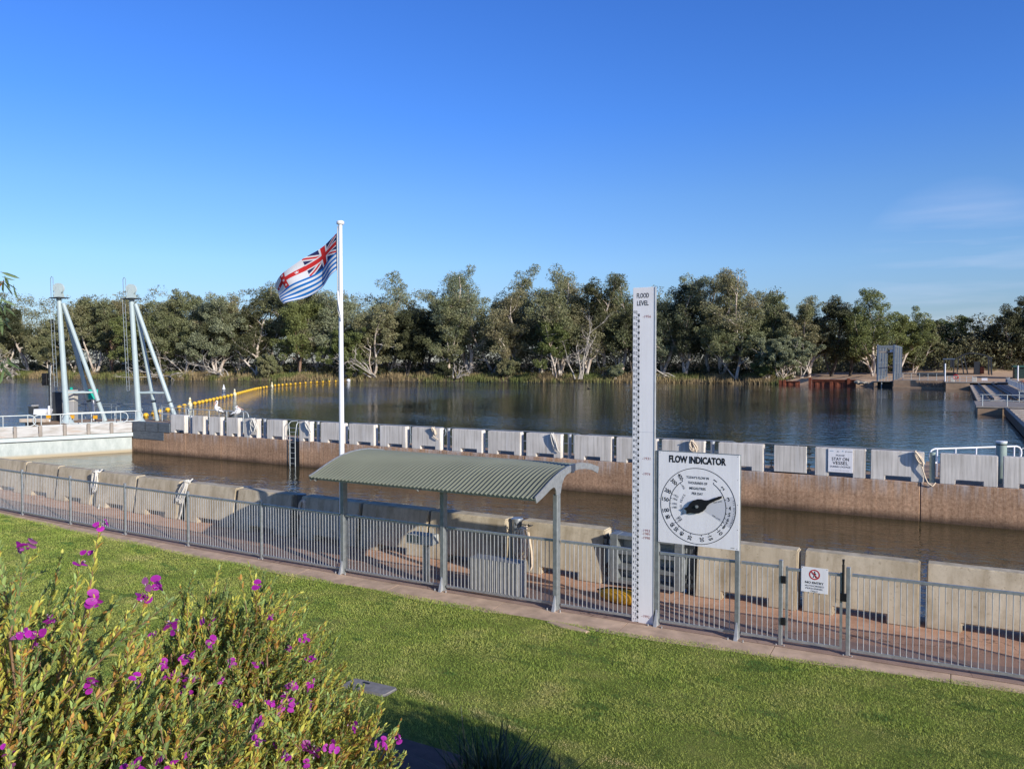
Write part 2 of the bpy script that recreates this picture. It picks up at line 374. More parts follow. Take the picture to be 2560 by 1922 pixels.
# ------------------------------------------------------------------ text
_tc = {}
def text_mb(body, size, bold=0., xs=1.):
    """flat letter outlines: (verts2d centred on x, baseline-centred on y, faces, width)"""
    key = (body, bold)
    if key not in _tc:
        cu = bpy.data.curves.new('lettering', 'FONT'); cu.body = body; cu.size = 1.; cu.align_x = 'LEFT'; cu.offset = bold; cu.resolution_u = 3; cu.fill_mode = 'FRONT'
        ob = bpy.data.objects.new('lettering', cu); C.objects.link(ob)
        dg = bpy.context.evaluated_depsgraph_get(); me = bpy.data.meshes.new_from_object(ob.evaluated_get(dg))
        vs = [(v.co.x, v.co.y) for v in me.vertices]; fs = [tuple(p.vertices) for p in me.polygons]
        bpy.data.objects.remove(ob); bpy.data.curves.remove(cu); bpy.data.meshes.remove(me)
        x0 = min(v[0] for v in vs); x1 = max(v[0] for v in vs); y0 = min(v[1] for v in vs); y1 = max(v[1] for v in vs)
        _tc[key] = ([((v[0]-(x0+x1)/2), (v[1]-(y0+y1)/2)) for v in vs], fs, x1-x0, y1-y0)
    return _tc[key]
def put_text(mb, body, cx, cz, y, h, w=None, rot=0., bold=0., mi=0, align=0):
    """letters of cap height h (metres) and total width w on a sign face looking to -y"""
    vs, fs, W, H = text_mb(body, 1., bold)
    sy = h/H; sx = (w/W) if w else sy; c, s = math.cos(rot), math.sin(rot)
    out = []
    for a, b in vs:
        a *= sx; b *= sy
        a += align*(W*sx)/2
        out.append((cx+a*c-b*s, y, cz+a*s+b*c))
    mb.add(out, fs, mi)

# ------------------------------------------------------------------ the setting
def bow(x): return max(-.35, min(.1, -.35*(1-((x+12)/14)**2)))
FY = lambda x: 13.0+bow(x)          # fence line
def EDGE(x): return min(FY(x)-.16, 12.10+.68*((x+8)/(9. if x > -8 else 16.5))**2)
def garden_z(x, y):                 # lawn is level; planted slope rises to the terrace at the viewpoint
    t = max(0., min(1., (7.15-y)/6.5)); return 2.3*(t*t*(3-2*t))
def lawn():
    xs = np.linspace(-46, 16, 125); ys = np.concatenate([np.linspace(-6, 2.6, 12), np.linspace(2.75, 7.0, 70), np.linspace(7.1, 13.1, 26)])
    V = []; 
    for y in ys:
        for x in xs:
            yy = min(y, EDGE(x)+.02*math.sin(x*3.1)) if y > 11.9 else y
            z = garden_z(x, yy)
            V.append((x, yy, z+.012*math.sin(x*1.7)*math.sin(yy*2.3)))
    n = len(xs); F = []
    for j in range(len(ys)-1):
        for i in range(n-1): F += [(j*n+i, j*n+i+1, (j+1)*n+i+1), (j*n+i, (j+1)*n+i+1, (j+1)*n+i)]
    return np_mesh('lawn', np.array(V), np.array(F), M['lawn'], smooth=True)
tag(lawn(), 'mown green lawn sloping up to the garden bed', kind='structure')
def kerb():
    mb = MB(); x = -46.
    while x < 16:
        x1 = x+2.42
        for k in range(4):
            a = x+(x1-x)*k/4; b = x+(x1-x)*(k+1)/4; b2 = b-(.012 if k == 3 else 0)
            mb.add([(a,EDGE(a)-.12,-.3),(b2,EDGE(b)-.12,-.3),(b2,12.95+bow(b),-.3),(a,12.95+bow(a),-.3),
                    (a,EDGE(a)-.12,.0),(b2,EDGE(b)-.12,.0),(b2,12.95+bow(b),.03),(a,12.95+bow(a),.03)],
                   [(4,5,6,7),(0,1,5,4),(2,3,7,6)])
            if k == 3: mb.add([(b2,EDGE(b)-.12,-.3),(b2,12.95+bow(b),-.3),(b2,12.95+bow(b),.03),(b2,EDGE(b)-.12,.0)], [(0,1,2,3)])
            if k == 0: mb.add([(a,EDGE(a)-.12,-.3),(a,12.95+bow(a),-.3),(a,12.95+bow(a),.03),(a,EDGE(a)-.12,.0)], [(3,2,1,0)])
        x += 2.42
    return mb.build('kerb', M['kerb'])
tag(kerb(), 'terracotta concrete kerb strip below the fence', kind='structure')
mb = MB()
for i in range(62):
    x0 = -46+i; x1 = x0+1
    mb.add([(x0,12.9+bow(x0),.034),(x1,12.9+bow(x1),.034),(x1,15.42,.034),(x0,15.42,.034)], [(0,1,2,3)])
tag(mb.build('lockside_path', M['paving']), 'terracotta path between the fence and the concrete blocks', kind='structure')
mb = MB().box(-46, 15.42, -4, 16, 15.62, -.015)
tag(mb.build('lock_edge', M['slate']), 'dark steel faced edge of the near lock wall', kind='structure')
mb = MB(); mb.add([(-64,15.5,-1.45),(16,15.5,-1.45),(16,33.2,-1.45),(-64,33.2,-1.45)], [(0,1,2,3)])
tag(mb.build('lock_water', M['chamber']), 'still brown water in the lock chamber', kind='structure')
mb = MB(); mb.add([(-900,33.6,-.8),(400,33.6,-.8),(400,420,-.8),(-900,420,-.8)], [(0,1,2,3)])
mb.add([(-900,-60,-.8),(-64,-60,-.8),(-64,33.6,-.8),(-900,33.6,-.8)], [(0,1,2,3)])
tag(mb.build('river', M['river']), 'wide blue brown river with the far bank reflected', kind='structure')

BANK = [(-900,-150),(-520,60),(-283,147),(-224,151.5),(-176,160.5),(-152,172),(-124,179),(-105,185),(-79,187.5),(-61,194),(-41,194.5),(-33,194),(-24.5,189.5),(-15,188),(-10,187.5),(-2,179),(3,178),(10,178),(60,178),(240,178)]
def bank_at(u):                     # distance of the far waterline along a bearing
    d = FW+RT*((u-1280)/FPX)
    for (x0,y0),(x1,y1) in zip(BANK, BANK[1:]):
        ex, ey = x1-x0, y1-y0; den = d.x*ey-d.y*ex
        if abs(den) < 1e-9: continue
        t = (x0*ey-y0*ex)/den; s_ = (x0*d.y-y0*d.x)/den
        if t > 0 and -1e-6 <= s_ <= 1.000001: return t
    return 220.
def bank_ground():
    P = []
    for (x0,y0),(x1,y1) in zip(BANK, BANK[1:]):
        k = max(1, int(math.hypot(x1-x0, y1-y0)/4))
        P += [(x0+(x1-x0)*i/k, y0+(y1-y0)*i/k) for i in range(k)]
    P.append(BANK[-1]); offs = [-1.5,0,1.2,3,6,10,16,24,34,48,70,110,220,600,2600]
    zs = [-1.8,-.85,-.25,.15,.4,.5,.6,.7,.8,.9,1.,1.,1.,1.,1.]
    V = []
    for (x,y) in P:
        L = math.hypot(x,y)
        for o,z in zip(offs, zs):
            q = 1+o/L; X, Y = x*q, y*q
            wall = X > -35 and Y < 400
            if wall: z = -1.8 if o < 0 else (-.9 if o == 0 else (.62 if o < 12 else min(1.5,.62+(o-12)*.02)))
            z += .12*math.sin(X*.31+Y*.17)*math.sin(Y*.23) if o > 2 else 0
            if o > 3: z += 3.5*math.exp(-(((X-3)/15)**2+((Y-256)/11)**2))
            V.append((X,Y,z))
    n = len(offs); F = []
    for j in range(len(P)-1):
        for i in range(n-1): F += [(j*n+i,(j+1)*n+i,(j+1)*n+i+1),(j*n+i,(j+1)*n+i+1,j*n+i+1)]
    return np_mesh('far_ground', np.array(V), np.array(F), M['ground'], smooth=True)
tag(bank_ground(), 'leaf littered and sandy ground of the far bank', kind='structure')
mb = MB(); mb.add([(-2600,-2600,-6),(2600,-2600,-6),(2600,2600,-6),(-2600,2600,-6)], [(0,1,2,3)])
tag(mb.build('ground', M['ground']), 'low ground under the river plain', kind='structure')

# island between chamber and river ---------------------------------
w = thing('lock_wall', 'long brown stained concrete wall on the far side of the lock chamber', 'wall', (-20,33,-3))
xs = [-47.55,-42.29,-39.05,-33.42]; xs2 = [-32.62,-32.3,-26.7,-18.0,-9.2,-1.16,7.5,16]
for a,b in list(zip(xs,xs[1:]))+list(zip(xs2,xs2[1:])):
    MB().box(a+.012,33,-4,b-.012,33.5,0 if a > -45 else -.02).build('wall_panel', M['lock_wall'], w, .02)
MB().box(-47.5,33.06,-4,16,33.5,-.02).build('wall_core', M['dark_steel'], w)
# gap for the ladder
mb = MB().box(-47.55,33.5,-4,16,35.3,0); mb.prism([(-47.551,33.02),(-47.551,35.29),(-44,35.301),(-44.,37.)]+[tuple(rd(a,b))[:2] for a,b in ((-23.5,58.4),(-29,61.2),(-35.4,61.0))]+[(-60.2,33.02)], -4, .08, axis='z'); mb.box(-1.2,35.3,-4,16,40.5,-.02)
tag(mb.build('island_deck', M['conc_bank']), 'brown concrete island between the lock and the river', kind='structure')
wp = thing('steel_facing', 'dark slate steel panels facing the end of the brown lock wall beside the gate', 'wall facing', (-45.6,32.95,0))
MB().box(-47.5,32.94,-.02,-43.78,33.4,.56).build('upper_panel', M['slate'], wp, .01)
MB().box(-47.5,32.96,-.55,-44.4,32.998,-.03).build('lower_panel', M['slate'], wp, .008)
mb = MB()
for x in (-46.2,-44.9): MB().box(x,32.925,.0,x+.05,32.938,.54).build('panel_seam', M['dark_steel'], wp)

# ladder in its recess
ld = thing('wall_ladder', 'pale steel ladder down the brown lock wall with splayed handrails', 'ladder', (-33.02,32.9,-1.5))
MB().box(-33.40,33.0,-3.5,-32.64,33.05,-.02).build('recess', M['black'], ld)  # flat black panel standing in for the shade behind the ladder
for sx in (-1,1):
    x = -33.02+sx*.21
    MB().tube([(x,32.9,-2.2),(x,32.9,.25),(x+sx*.10,32.93,.95),(x+sx*.10,33.1,1.08),(x+sx*.10,33.6,1.08),(x+sx*.10,33.6,.0)], .024, 8).build('handrail', M['rail'], ld)
for i in range(9):
    MB().cyl((-33.23,32.9,-1.9+i*.3),(-32.81,32.9,-1.9+i*.3),.016,n=6).build('rung', M['rail'], ld)

# ------------------------------------------------------------------ concrete guard blocks
def guard_block(name, label, x0, x1, sx0, sx1, yf0, yf1, yb, h, sh, matl, group, slant_end=0):
    """front face leans from yf0 (foot) to yf1 (top); slot cut through the foot between sx0 and sx1"""
    t = thing(name, label, 'concrete block', ((x0+x1)/2, (yf0+yb)/2, 0.03 if matl is M['near_block'] else 0), group)
    z0 = 0.034 if matl is M['near_block'] else .0
    sh += z0; h += z0
    def yf(z): return yf0+(yf1-yf0)*z/h
    out = [(x0,z0),(sx0,z0),(sx0,sh),(sx1,sh),(sx1,z0),(x1,z0),(x1,h),(x0,h)]
    n = 8; vs = [(x+ (slant_end*z/h if x == x0 else (-slant_end*z/h if x == x1 else 0)), yf(z), z) for x,z in out]
    vs += [(x+ (slant_end*z/h if x == x0 else (-slant_end*z/h if x == x1 else 0)), yb, z) for x,z in out]
    mb = MB(); fs = [(0,1,2,7),(2,3,6,7),(3,4,5,6)]
    fs += [(8+7,8+2,8+1,8+0),(8+7,8+6,8+3,8+2),(8+6,8+5,8+4,8+3)]
    fs += [((i+1)%n,i,8+i,8+(i+1)%n) for i in range(n)]
    mb.add(vs, fs)
    mb.build('block', matl, t, .022, 2)
    # the dark steel sill seen through the slot
    return t
near = [(-33.6,-31.75),(-31.6,-29.8),(-29.65,-27.53),(-27.36,-25.53),(-25.36,-23.5),(-23.1,-21.25),(-21.1,-19.25),(-18.82,-16.88),(-16.76,-14.76),(-14.44,-12.52),(-12.44,-10.51),(-10.45,-8.46),(-8.1,-6.17),(-4.3,-2.46),(-2.36,-.51),(-.41,1.5),(1.62,3.5)]
near_lab = ['cream block third beyond the first gap at the lock gate end of the near row','cream block at the far lock gate end of the near row','cream block at the left end of the near row, cut by the frame edge',
 'cream block second from the left end of the near row','cream block just left of the bollard draped with a long white rope','cream block just right of the bollard draped with a long white rope',
 'cream block left of the bollard with white ropes looped over its top','cream block right of the bollard with white ropes looped over its top','cream block half in the slanting edge of the shelter shadow',
 'shaded block right of the rope coil in the shelter shadow, behind the flagpole','block with a sunlit arch patch under the shelter roof','block behind the right half of the shelter, its top edge sunlit',
 'cream block with the cream rope coil hung on its left end','cream block behind the right post of the dial sign','cream block behind the no entry gate','wide cream block behind the fence panel right of the gate','cream block at the right edge of the near row']
for (a,b),lab in zip(near, near_lab):
    xm = (a+b)/2; o = bow(xm); wdt = b-a
    guard_block('concrete_block', lab, a, b, a+wdt*.28, a+wdt*.73, 14.86+o, 15.03+o, 15.27+o*.6, 1.06, .15, M['near_block'], 'cream guard blocks along the near lock edge')
far = [(-43.73,-42.4,-43.32,-42.46),(-41.68,-40.66,-41.15,-40.68),(-40.12,-39.1,-39.6,-39.16),(-38.59,-37.56,-38.08,-37.61),(-37.06,-35.95,-36.54,-36.07),(-35.16,-33.85,-34.73,-33.95),(-32.6,-31.75,-32.27,-31.9),(-30.98,-29.28,-30.42,-29.65),(-28.9,-27.16,-28.32,-27.41),(-26.76,-25.05,-26.21,-25.31),(-24.66,-22.87,-24.1,-23.2),(-22.16,-20.38,-21.6,-20.69),(-20.04,-18.22,-19.49,-18.57),(-17.9,-16.06,-17.36,-16.44),(-15.38,-13.54,-14.85,-14.09),(-13.3,-11.42,-12.8,-12.),(-11.19,-9.32,-10.65,-9.85),(-8.72,-6.88,-8.2,-7.35),(-4.89,-3.05,-4.38,-3.5),(-2.87,-1.05,-2.36,-1.49),(-.53,1.3,-.02,.85),(1.46,3.2,1.95,2.8),(3.35,5.2,3.9,4.7)]
far_lab = ['grey block at the left end of the far row beside the dark slate panels','grey block second from the left end of the far row, left of the pelicans','grey block under the standing pelican with raised head','grey block under the hunched pelican with bill along its back',
 'grey block hung with a big white rope bundle, left of the ladder','grey block just left of the wall ladder','narrow grey block just right of the wall ladder','grey block standing behind the flagpole','grey block just right of the flagpole','grey block second right of the flagpole',
 'grey block with a short knotted rope at its right end','grey block right of the bollard with the knotted rope','grey block behind the middle of the shelter roof ridge','grey block with two hanging ropes behind the right end of the shelter','grey block above the overhanging shelter rafter',
 'grey block partly behind the flood level board','grey block with a rope bundle, half hidden by the top of the dial sign','grey block right of the top corner of the dial sign','tan far block carrying the stay on vessel sign','white streaked block with a dark slack rope at its right end','white streaked block left of the fat green pipe bollard','block right of the fat green pipe bollard, cut by the frame','grey block beyond the right frame edge']
for (a,b,s0,s1),lab in zip(far, far_lab):
    s1 = min(s1, b-.1)
    guard_block('concrete_block', lab, a, b, s0, s1, 33.0, 33.0, 33.36, 1.12, .17, M['far_block'], 'grey guard blocks along the far lock wall', .0)
# steel gate block in the far row
fg = thing('steel_block_gate', 'hinged dark streaked steel panel between grey blocks left of the stay on vessel sign', 'steel gate', (-5.85,33.1,0))
MB().box(-6.45,33.0,.06,-5.2,33.12,1.12).build('panel', M['far_block'], fg, .012)
for x in (-6.56,-5.1):
    for z in (.18,.82):
        mb = MB(); mb.box(x-.07,33.03,z,x+.07,33.09,z+.05); mb.box(x-.07,33.03,z+.2,x+.07,33.09,z+.25); mb.cyl((x,33.06,z-.05),(x,33.06,z+.3),.03,n=8); mb.build('hinge', M['dark_steel'], fg)
MB().box(-6.6,33.08,.0,-5.05,33.2,.05).build('sill', M['dark_steel'], fg)

# near steel frame gate (sits in the gap of the near row)
sg = thing('steel_frame_gate', 'grey steel frame gate with shelves in the gap between near blocks, behind the flood board', 'steel gate', (-5.25,15,0))
gy = 14.78+bow(-5); gb = gy+.34
MB().box(-5.98,gy,.12,-5.82,gb,1.08).build('upright', M['galv_dull'], sg, .008)
MB().box(-4.66,gy,.12,-4.50,gb,1.08).build('upright', M['galv_dull'], sg, .008)
for z in (.12,.40,.70,1.0): MB().box(-5.818,gy+.005,z,-4.662,gb-.02,z+.075).build('shelf', M['galv_dull'], sg, .006)
MB().box(-5.818,gb-.02,.125,-4.662,gb-.004,1.07).build('back_plate', M['galv'], sg)
for x in (-6.08,-4.40):
    for z in (.2,.78):
        mb = MB(); mb.box(x-.09,gy+.12,z,x+.09,gy+.16,z+.06); mb.box(x-.09,gy+.12,z+.16,x+.09,gy+.16,z+.22); mb.cyl((x,gy+.14,z-.03),(x,gy+.14,z+.26),.025,n=8); mb.build('hinge', M['dark_steel'], sg)

# ------------------------------------------------------------------ bollards and ropes
def bollard(x, y, label, r=.11, h=1.1, z0=0., matl='bollard_dark', group=None, cap=True):
    t = thing('mooring_bollard', label, 'bollard', (x,y,z0), group)
    MB().tube([(x,y,z0),(x,y,z0+h-.03)], r, 18).build('post', M[matl], t)
    if cap: MB().tube([(x,y,z0+h-.028),(x,y,z0+h-.012),(x,y,z0+h)], [r*1.18,r*1.22,r*1.05], 18).build('cap', M[matl], t)
    MB().tube([(x,y,z0),(x,y,z0+.02)], r*1.6, 18).build('base_plate', M[matl], t)
    return t
nb = [(-23.3,'dark bollard carrying the long white rope near the left of the near row'),(-19.03,'dark bollard with white ropes looped over its top in the near row'),(-14.6,'bollard in the shelter shadow left of the flagpole'),(-8.28,'pale bollard beside the hanging cream rope coil'),(-4.32-.11+.0,'dark bollard behind the lower edge of the dial sign')]
for x,l in nb: bollard(x, 15.12+bow(x)*.8, l, .11, 1.08, .034, 'bollard_dark' if x != -8.28 else 'galv', 'bollards of the near row')
fb = [(-42.05,'pale thin bollard between the first two grey blocks of the far row'),(-35.58,'pale bollard left of the big white rope bundle block gap by the ladder'),(-31.38,'pale bollard right of the narrow block past the ladder'),(-22.52,'pale bollard beside the short knotted rope behind the shelter ridge'),(-15.72,'white bollard right of the two hanging ropes behind the shelter end'),(-9.02,'pale bollard just above the dial sign'),(-.78,'pale green bollard with rope round its foot left of the streaked block')]
for x,l in fb: bollard(x, 33.25, l, .085 if x < -1 else .1, 1.13, 0, 'galv_light' if x < -1 else 'bollard', 'bollards of the far row')
bp = thing('pipe_bollard', 'tall fat green pipe bollard with white cap behind the far blocks', 'bollard', (1.45,34.4,0))
MB().cyl((1.45,34.4,0),(1.45,34.4,1.50),.178,n=24).build('pipe', M['bollard'], bp)
MB().cyl((1.45,34.4,1.502),(1.45,34.4,1.56),.188,n=24).build('cap', M['white_paint'], bp)
MB().tube([(1.45,34.4,1.41),(1.45,34.4,1.45)], .184, 24).build('band', M['dark_steel'], bp)

def rope(label, top, loops, length, spread, matl, y, r=.017, tail=None, seed=0, hook=False, group='mooring ropes hung on the blocks', lean=0.):
    q = random.Random(seed); x, z = top
    t = thing('mooring_rope', label, 'rope', (x, y, z), group)
    mb = MB()
    for i in range(loops):
        L = length*q.uniform(.62,1.05); wd = spread*q.uniform(.35,1.0); sx = q.uniform(-.3,.3)*spread; dy = -.012*i-q.uniform(0,.02)
        pts = []
        for k in range(17):
            a = k/16; ang = PI*2*a
            px = x+sx*(1-math.cos(ang))*.5 + math.sin(ang)*wd*.5*(.55+.45*(1-math.cos(ang))*.5) + lean*(1-math.cos(ang))*.5
            pz = z+.02-L*(1-math.cos(ang))*.5
            pts.append((px, y+dy+.03*math.sin(ang*1.5+i), pz))
        mb.tube(pts, r, 6, caps=False)
    mb.build('loops', M[matl], t)
    if tail:
        MB().tube(tail, r, 6).build('tail', M[matl], t)
    MB().tube([(x-spread*.25+lean*.1,y-.03,z-.05),(x,y-.05-.012*loops,z-.0),(x+spread*.25,y-.02,z-.04),(x+spread*.1,y+.12,z+.03)], r*1.1, 6).build('wrap', M[matl], t)
    if hook:
        mb = MB(); mb.bar((x-.16,y+.1,z+.04),(x+.16,y+.1,z+.04),.02,.02,0)
        for sx in (-.16,.16): mb.tube([(x+sx,y+.15,z+.04),(x+sx,y-.02,z+.04),(x+sx,y-.05,z+.1)], .01, 6)
        mb.build('hook', M['dark_steel'], t)
    return t
yb = lambda x: 14.97+bow(x)*.8
rope('long white rope draped over the left bollard with one tail reaching the path', (-23.16,1.12), 9, .72, .34, 'rope', yb(-23.2), .021, [(-23.2,yb(-23),.75),(-23.12,yb(-23)-.03,.4),(-22.95,yb(-23)-.1,.14),(-22.6,yb(-23)-.35,.06)], 3, lean=-.10)
rope('white ropes looped over the bollard and hanging to its foot', (-18.82,1.16), 8, .72, .22, 'rope', yb(-18.9), .021, [(-18.75,yb(-19),1.12),(-18.98,yb(-19)-.05,.7),(-19.05,yb(-19)-.06,.3),(-19.1,yb(-19)-.1,.06)], 5, lean=-.32)
rope('dull rope coil hanging in the shelter shadow', (-14.35,1.0), 7, .5, .3, 'rope_cream', yb(-14.4), .02, None, 8)
rope('cream rope coil on a hook at the end of a near block', (-7.95,1.0), 10, .74, .34, 'rope_cream', yb(-8)-.20, .022, [(-7.86,yb(-8)-.12,.9),(-7.78,yb(-8)-.13,.5),(-7.76,yb(-8)-.14,.2),(-7.8,yb(-8)-.13,.1)], 9, hook=True)
rope('big white rope bundle on the far block left of the ladder', (-36.25,1.14), 9, .78, .5, 'rope', 32.93, .028, None, 12, lean=.25)
rope('pair of white ropes on the narrow far block right of the ladder', (-32.0,1.14), 5, .8, .3, 'rope', 32.93, .026, None, 13, lean=.3)
rope('short knotted rope on a far block behind the shelter ridge', (-23.3,1.14), 4, .5, .3, 'rope_cream', 32.93, .026, [(-23.3,32.92,1.1),(-23.2,32.9,.7),(-22.95,32.92,.55)], 14, lean=.15)
rope('two pale ropes hanging on the far block behind the shelter end', (-16.5,1.14), 4, .75, .35, 'rope', 32.93, .024, [(-16.45,32.92,1.1),(-16.3,32.9,.5),(-16.08,32.92,.3)], 15, lean=.25)
rope('pale rope bundle on the far block above the dial sign', (-9.85,1.14), 7, .6, .4, 'rope_cream', 32.93, .026, None, 16, lean=.12)
rope('slack rope over the end of the streaked far block running to the bollard foot', (-1.35,1.14), 5, .55, .16, 'rope_cream', 32.93, .026, [(-1.3,32.92,1.1),(-1.1,32.9,.55),(-1.0,32.95,.2),(-.9,32.9,.0),(-.75,32.95,-.1),(-.66,33.05,.02)], 17, lean=.25)

# ------------------------------------------------------------------ handrails on the island
def handrail(label, pts, h, matl, r=.032, mid=True, post_gap=2.3, posts_at=None, group='handrails along the island', loop=True, z0=0., lowz=None):
    """rails through plan points; the ends turn down in round loops"""
    P = [Vector((p[0],p[1],(p[2] if len(p) > 2 else z0))) for p in pts]
    t = thing('handrail', label, 'handrail', P[0], group)
    lz = h*.5 if lowz is None else lowz
    top = [p+Vector((0,0,h)) for p in P]; low = [p+Vector((0,0,lz)) for p in P]
    if loop:
        d0 = (P[0]-P[1]).normalized(); d1 = (P[-1]-P[-2]).normalized(); R_ = (h-lz)/2
        def cap(a, d):
            return [a+d*(R_*.9*math.sin(q))+Vector((0,0,-R_+R_*math.cos(q))) for q in (PI*.2,PI*.35,PI*.5,PI*.65,PI*.8)]
        path = top+cap(top[-1], d1)+low[::-1]+cap(top[0], d0)[::-1]+[top[0]]
        MB().tube(path, r, 8, caps=False).build('rail', M[matl], t)
    else:
        MB().tube(top, r, 8).build('rail', M[matl], t)
        if mid: MB().tube(low, r*.85, 8).build('rail', M[matl], t)
    for a,b in zip(P, P[1:]):
        L = (b-a).length; k = max(1, round(L/post_gap))
        for i in range(k+1):
            if i == k and b is not P[-1]: continue
            f = min(.97, max(.03, i/k)); p = a+(b-a)*f
            MB().tube([p, p+Vector((0,0,h))], r*.95, 8).build('post', M[matl], t)
    return t
for x0,x1,l in [(-38.9,-31.0,'low grey handrail behind the ladder and flagpole blocks'),(-30.5,-24.1,'grey handrail behind the blocks left of the shelter ridge'),(-23.5,-16.1,'grey handrail behind the blocks over the shelter roof'),(-15.5,-8.6,'grey handrail behind the flood board and dial sign'),(-8.1,-1.35,'grey handrail behind the stay on vessel sign')]:
    handrail(l, [(x0,35,0),(x1,35,0)], .98, 'rail_dark', .03)
handrail('white handrail turning away toward the weir past the green pipe bollard', [(-.75,34.9,0),(2.1,37.6,0)], 1.1, 'white_paint', .035, post_gap=1.1)
handrail('short white handrail at the right edge beyond the pipe bollard', [(2.45,37.9,0),(5.2,38.6,0)], 1.05, 'rail', .033, post_gap=1.3)
handrail('taller handrail behind the two pelicans', [(-44.2,35,0),(-39.2,35,0)], 1.36, 'rail', .03, post_gap=1.65)
handrail('handrail round the foot of the right mast', [(-47.2,34.9,.48),(-44.6,34.9,.48)], .95, 'rail', .03, post_gap=1.2)

# ------------------------------------------------------------------ fence, gate
fence = thing('metal_fence', 'galvanised vertical bar fence along the kerb between lawn and lock path', 'fence', (-12,12.7,0))
def panel(x0, x1, parent=fence, name='panel', z0=.12, z1=1.27):
    y0, y1 = FY(x0)-.0, FY(x1)-.0; n = max(3, int(round((x1-x0)/.083)))
    mb = MB()
    for i in range(1, n):
        f = i/n; x = x0+(x1-x0)*f; y = y0+(y1-y0)*f
        mb.tube([(x,y,z0),(x,y,z1)], .0075, 6, caps=False)
    p = mb.build(name, M['galv_light'], parent)
    MB().bar((x0,y0,z1),(x1,y1,z1),.038,.04).build('rail', M['galv'], p)
    MB().bar((x0,y0,z0),(x1,y1,z0),.038,.04).build('rail', M['galv'], p)
    return p
def fpost(x, h=1.36, parent=fence, w=.055):
    y = FY(x)
    mb = MB().box(x-w/2,y-w/2,0.012,x+w/2,y+w/2,h); p = mb.build('post', M['galv'], parent, .006)
    mb = MB().box(x-.08,y-.06,.012,x+.08,y+.06,.03)
    for sx in (-.06,.06): mb.cyl((x+sx,y-.035,.03),(x+sx,y-.035,.05),.012,n=6)
    mb.build('base_plate', M['galv_light'], p)
posts = [-33.6,-31.1,-28.6,-26.12,-23.72,-21.2,-18.7,-16.2,-13.68]
SHX = [-11.26,-8.71,-6.25]
for x in posts: fpost(x)
for a,b in zip(posts, posts[1:]): panel(a+.05, b-.05)
panel(-13.63,-11.34); panel(-11.18,-8.79); panel(-8.63,-6.33); panel(-6.17,-4.85)
panel(-4.34,-3.09); panel(-2.99,-2.42)
for x in (-2.38,-1.40,1.02,3.4): fpost(x, 1.38, w=.06)
panel(-1.35,.97); panel(1.07,3.35)
gate = thing('metal_gate', 'galvanised bar gate carrying the no entry sign, black latch and hinges', 'gate', (-1.9,FY(-1.9),0))
gp = panel(-2.29,-1.50, gate, 'gate_bars', .13, 1.25)
for x in (-2.29,-1.50): MB().box(x-.018,FY(x)-.018,.115,x+.018,FY(x)+.018,1.285).build('gate_frame', M['galv'], gate)
for z in (.36,1.02):
    MB().box(-2.375,FY(-2.3)-.05,z,-2.295,FY(-2.3)-.019,z+.12).build('hinge', M['black'], gate, .01)
lt = MB(); y = FY(-1.45); lt.box(-1.51,y-.05,.86,-1.42,y-.019,.98); lt.cyl((-1.47,y-.035,.98),(-1.47,y-.035,1.42),.019,n=10); lt.cyl((-1.47,y-.035,1.42),(-1.47,y-.035,1.50),.013,.02,n=10)
lt.build('latch', M['black'], gate, .0)

# no entry sign
ne = thing('no_entry_sign', 'small white sign reading no entry authorised personnel only, wired to the gate', 'sign', (-1.88,FY(-1.9)-.03,.93))
y = FY(-1.9)-.035
MB().box(-2.075,y,.935,-1.685,y+.006,1.325).build('plate', M['sign_white'], ne, .002)
mb = MB(); cx, cz = -1.88, 1.215; n = 40; R0, R1 = .062,.08
ring = [(cx+R_*math.cos(2*PI*i/n), y-.002, cz+R_*math.sin(2*PI*i/n)) for R_ in (R0,R1) for i in range(n)]
mb.add(ring, [(i,(i+1)%n,n+(i+1)%n,n+i) for i in range(n)])
mb.bar((cx-.05,y-.0045,cz+.05),(cx+.05,y-.0045,cz-.05),.001,.015)
mb.build('prohibition_ring', M['red'], ne)
mb = MB(); yy = y-.0015; mb.disc((cx+.002,yy,cz+.042),.011,14)
for poly in ([(-.012,.028),(.014,.028),(.012,-.006),(-.008,-.006)],[(-.012,.026),(-.03,.0),(-.022,-.004),(-.008,.014)],[(.014,.026),(.03,.004),(.024,-.002),(.010,.012)],[(-.008,-.006),(.002,-.006),(-.014,-.05),(-.026,-.05)],[(.0,-.006),(.012,-.006),(.026,-.05),(.014,-.05)]):
    mb.add([(cx+p[0],yy,cz+p[1]) for p in poly], [(0,1,2,3)])
mb.build('walking_figure', M['black'], ne); mb = MB()
put_text(mb,'NO ENTRY',cx,1.088,y-.002,.036,.27,bold=.02)
put_text(mb,'AUTHORISED',cx,1.038,y-.002,.026,.275)
put_text(mb,'PERSONNEL',cx,.997,y-.002,.026,.255)
put_text(mb,'ONLY',cx,.956,y-.002,.026,.105)
for sx in (-.18,.18): mb.disc((cx+sx,y-.002,1.312),.006,8)
mb.build('lettering', M['black'], ne)

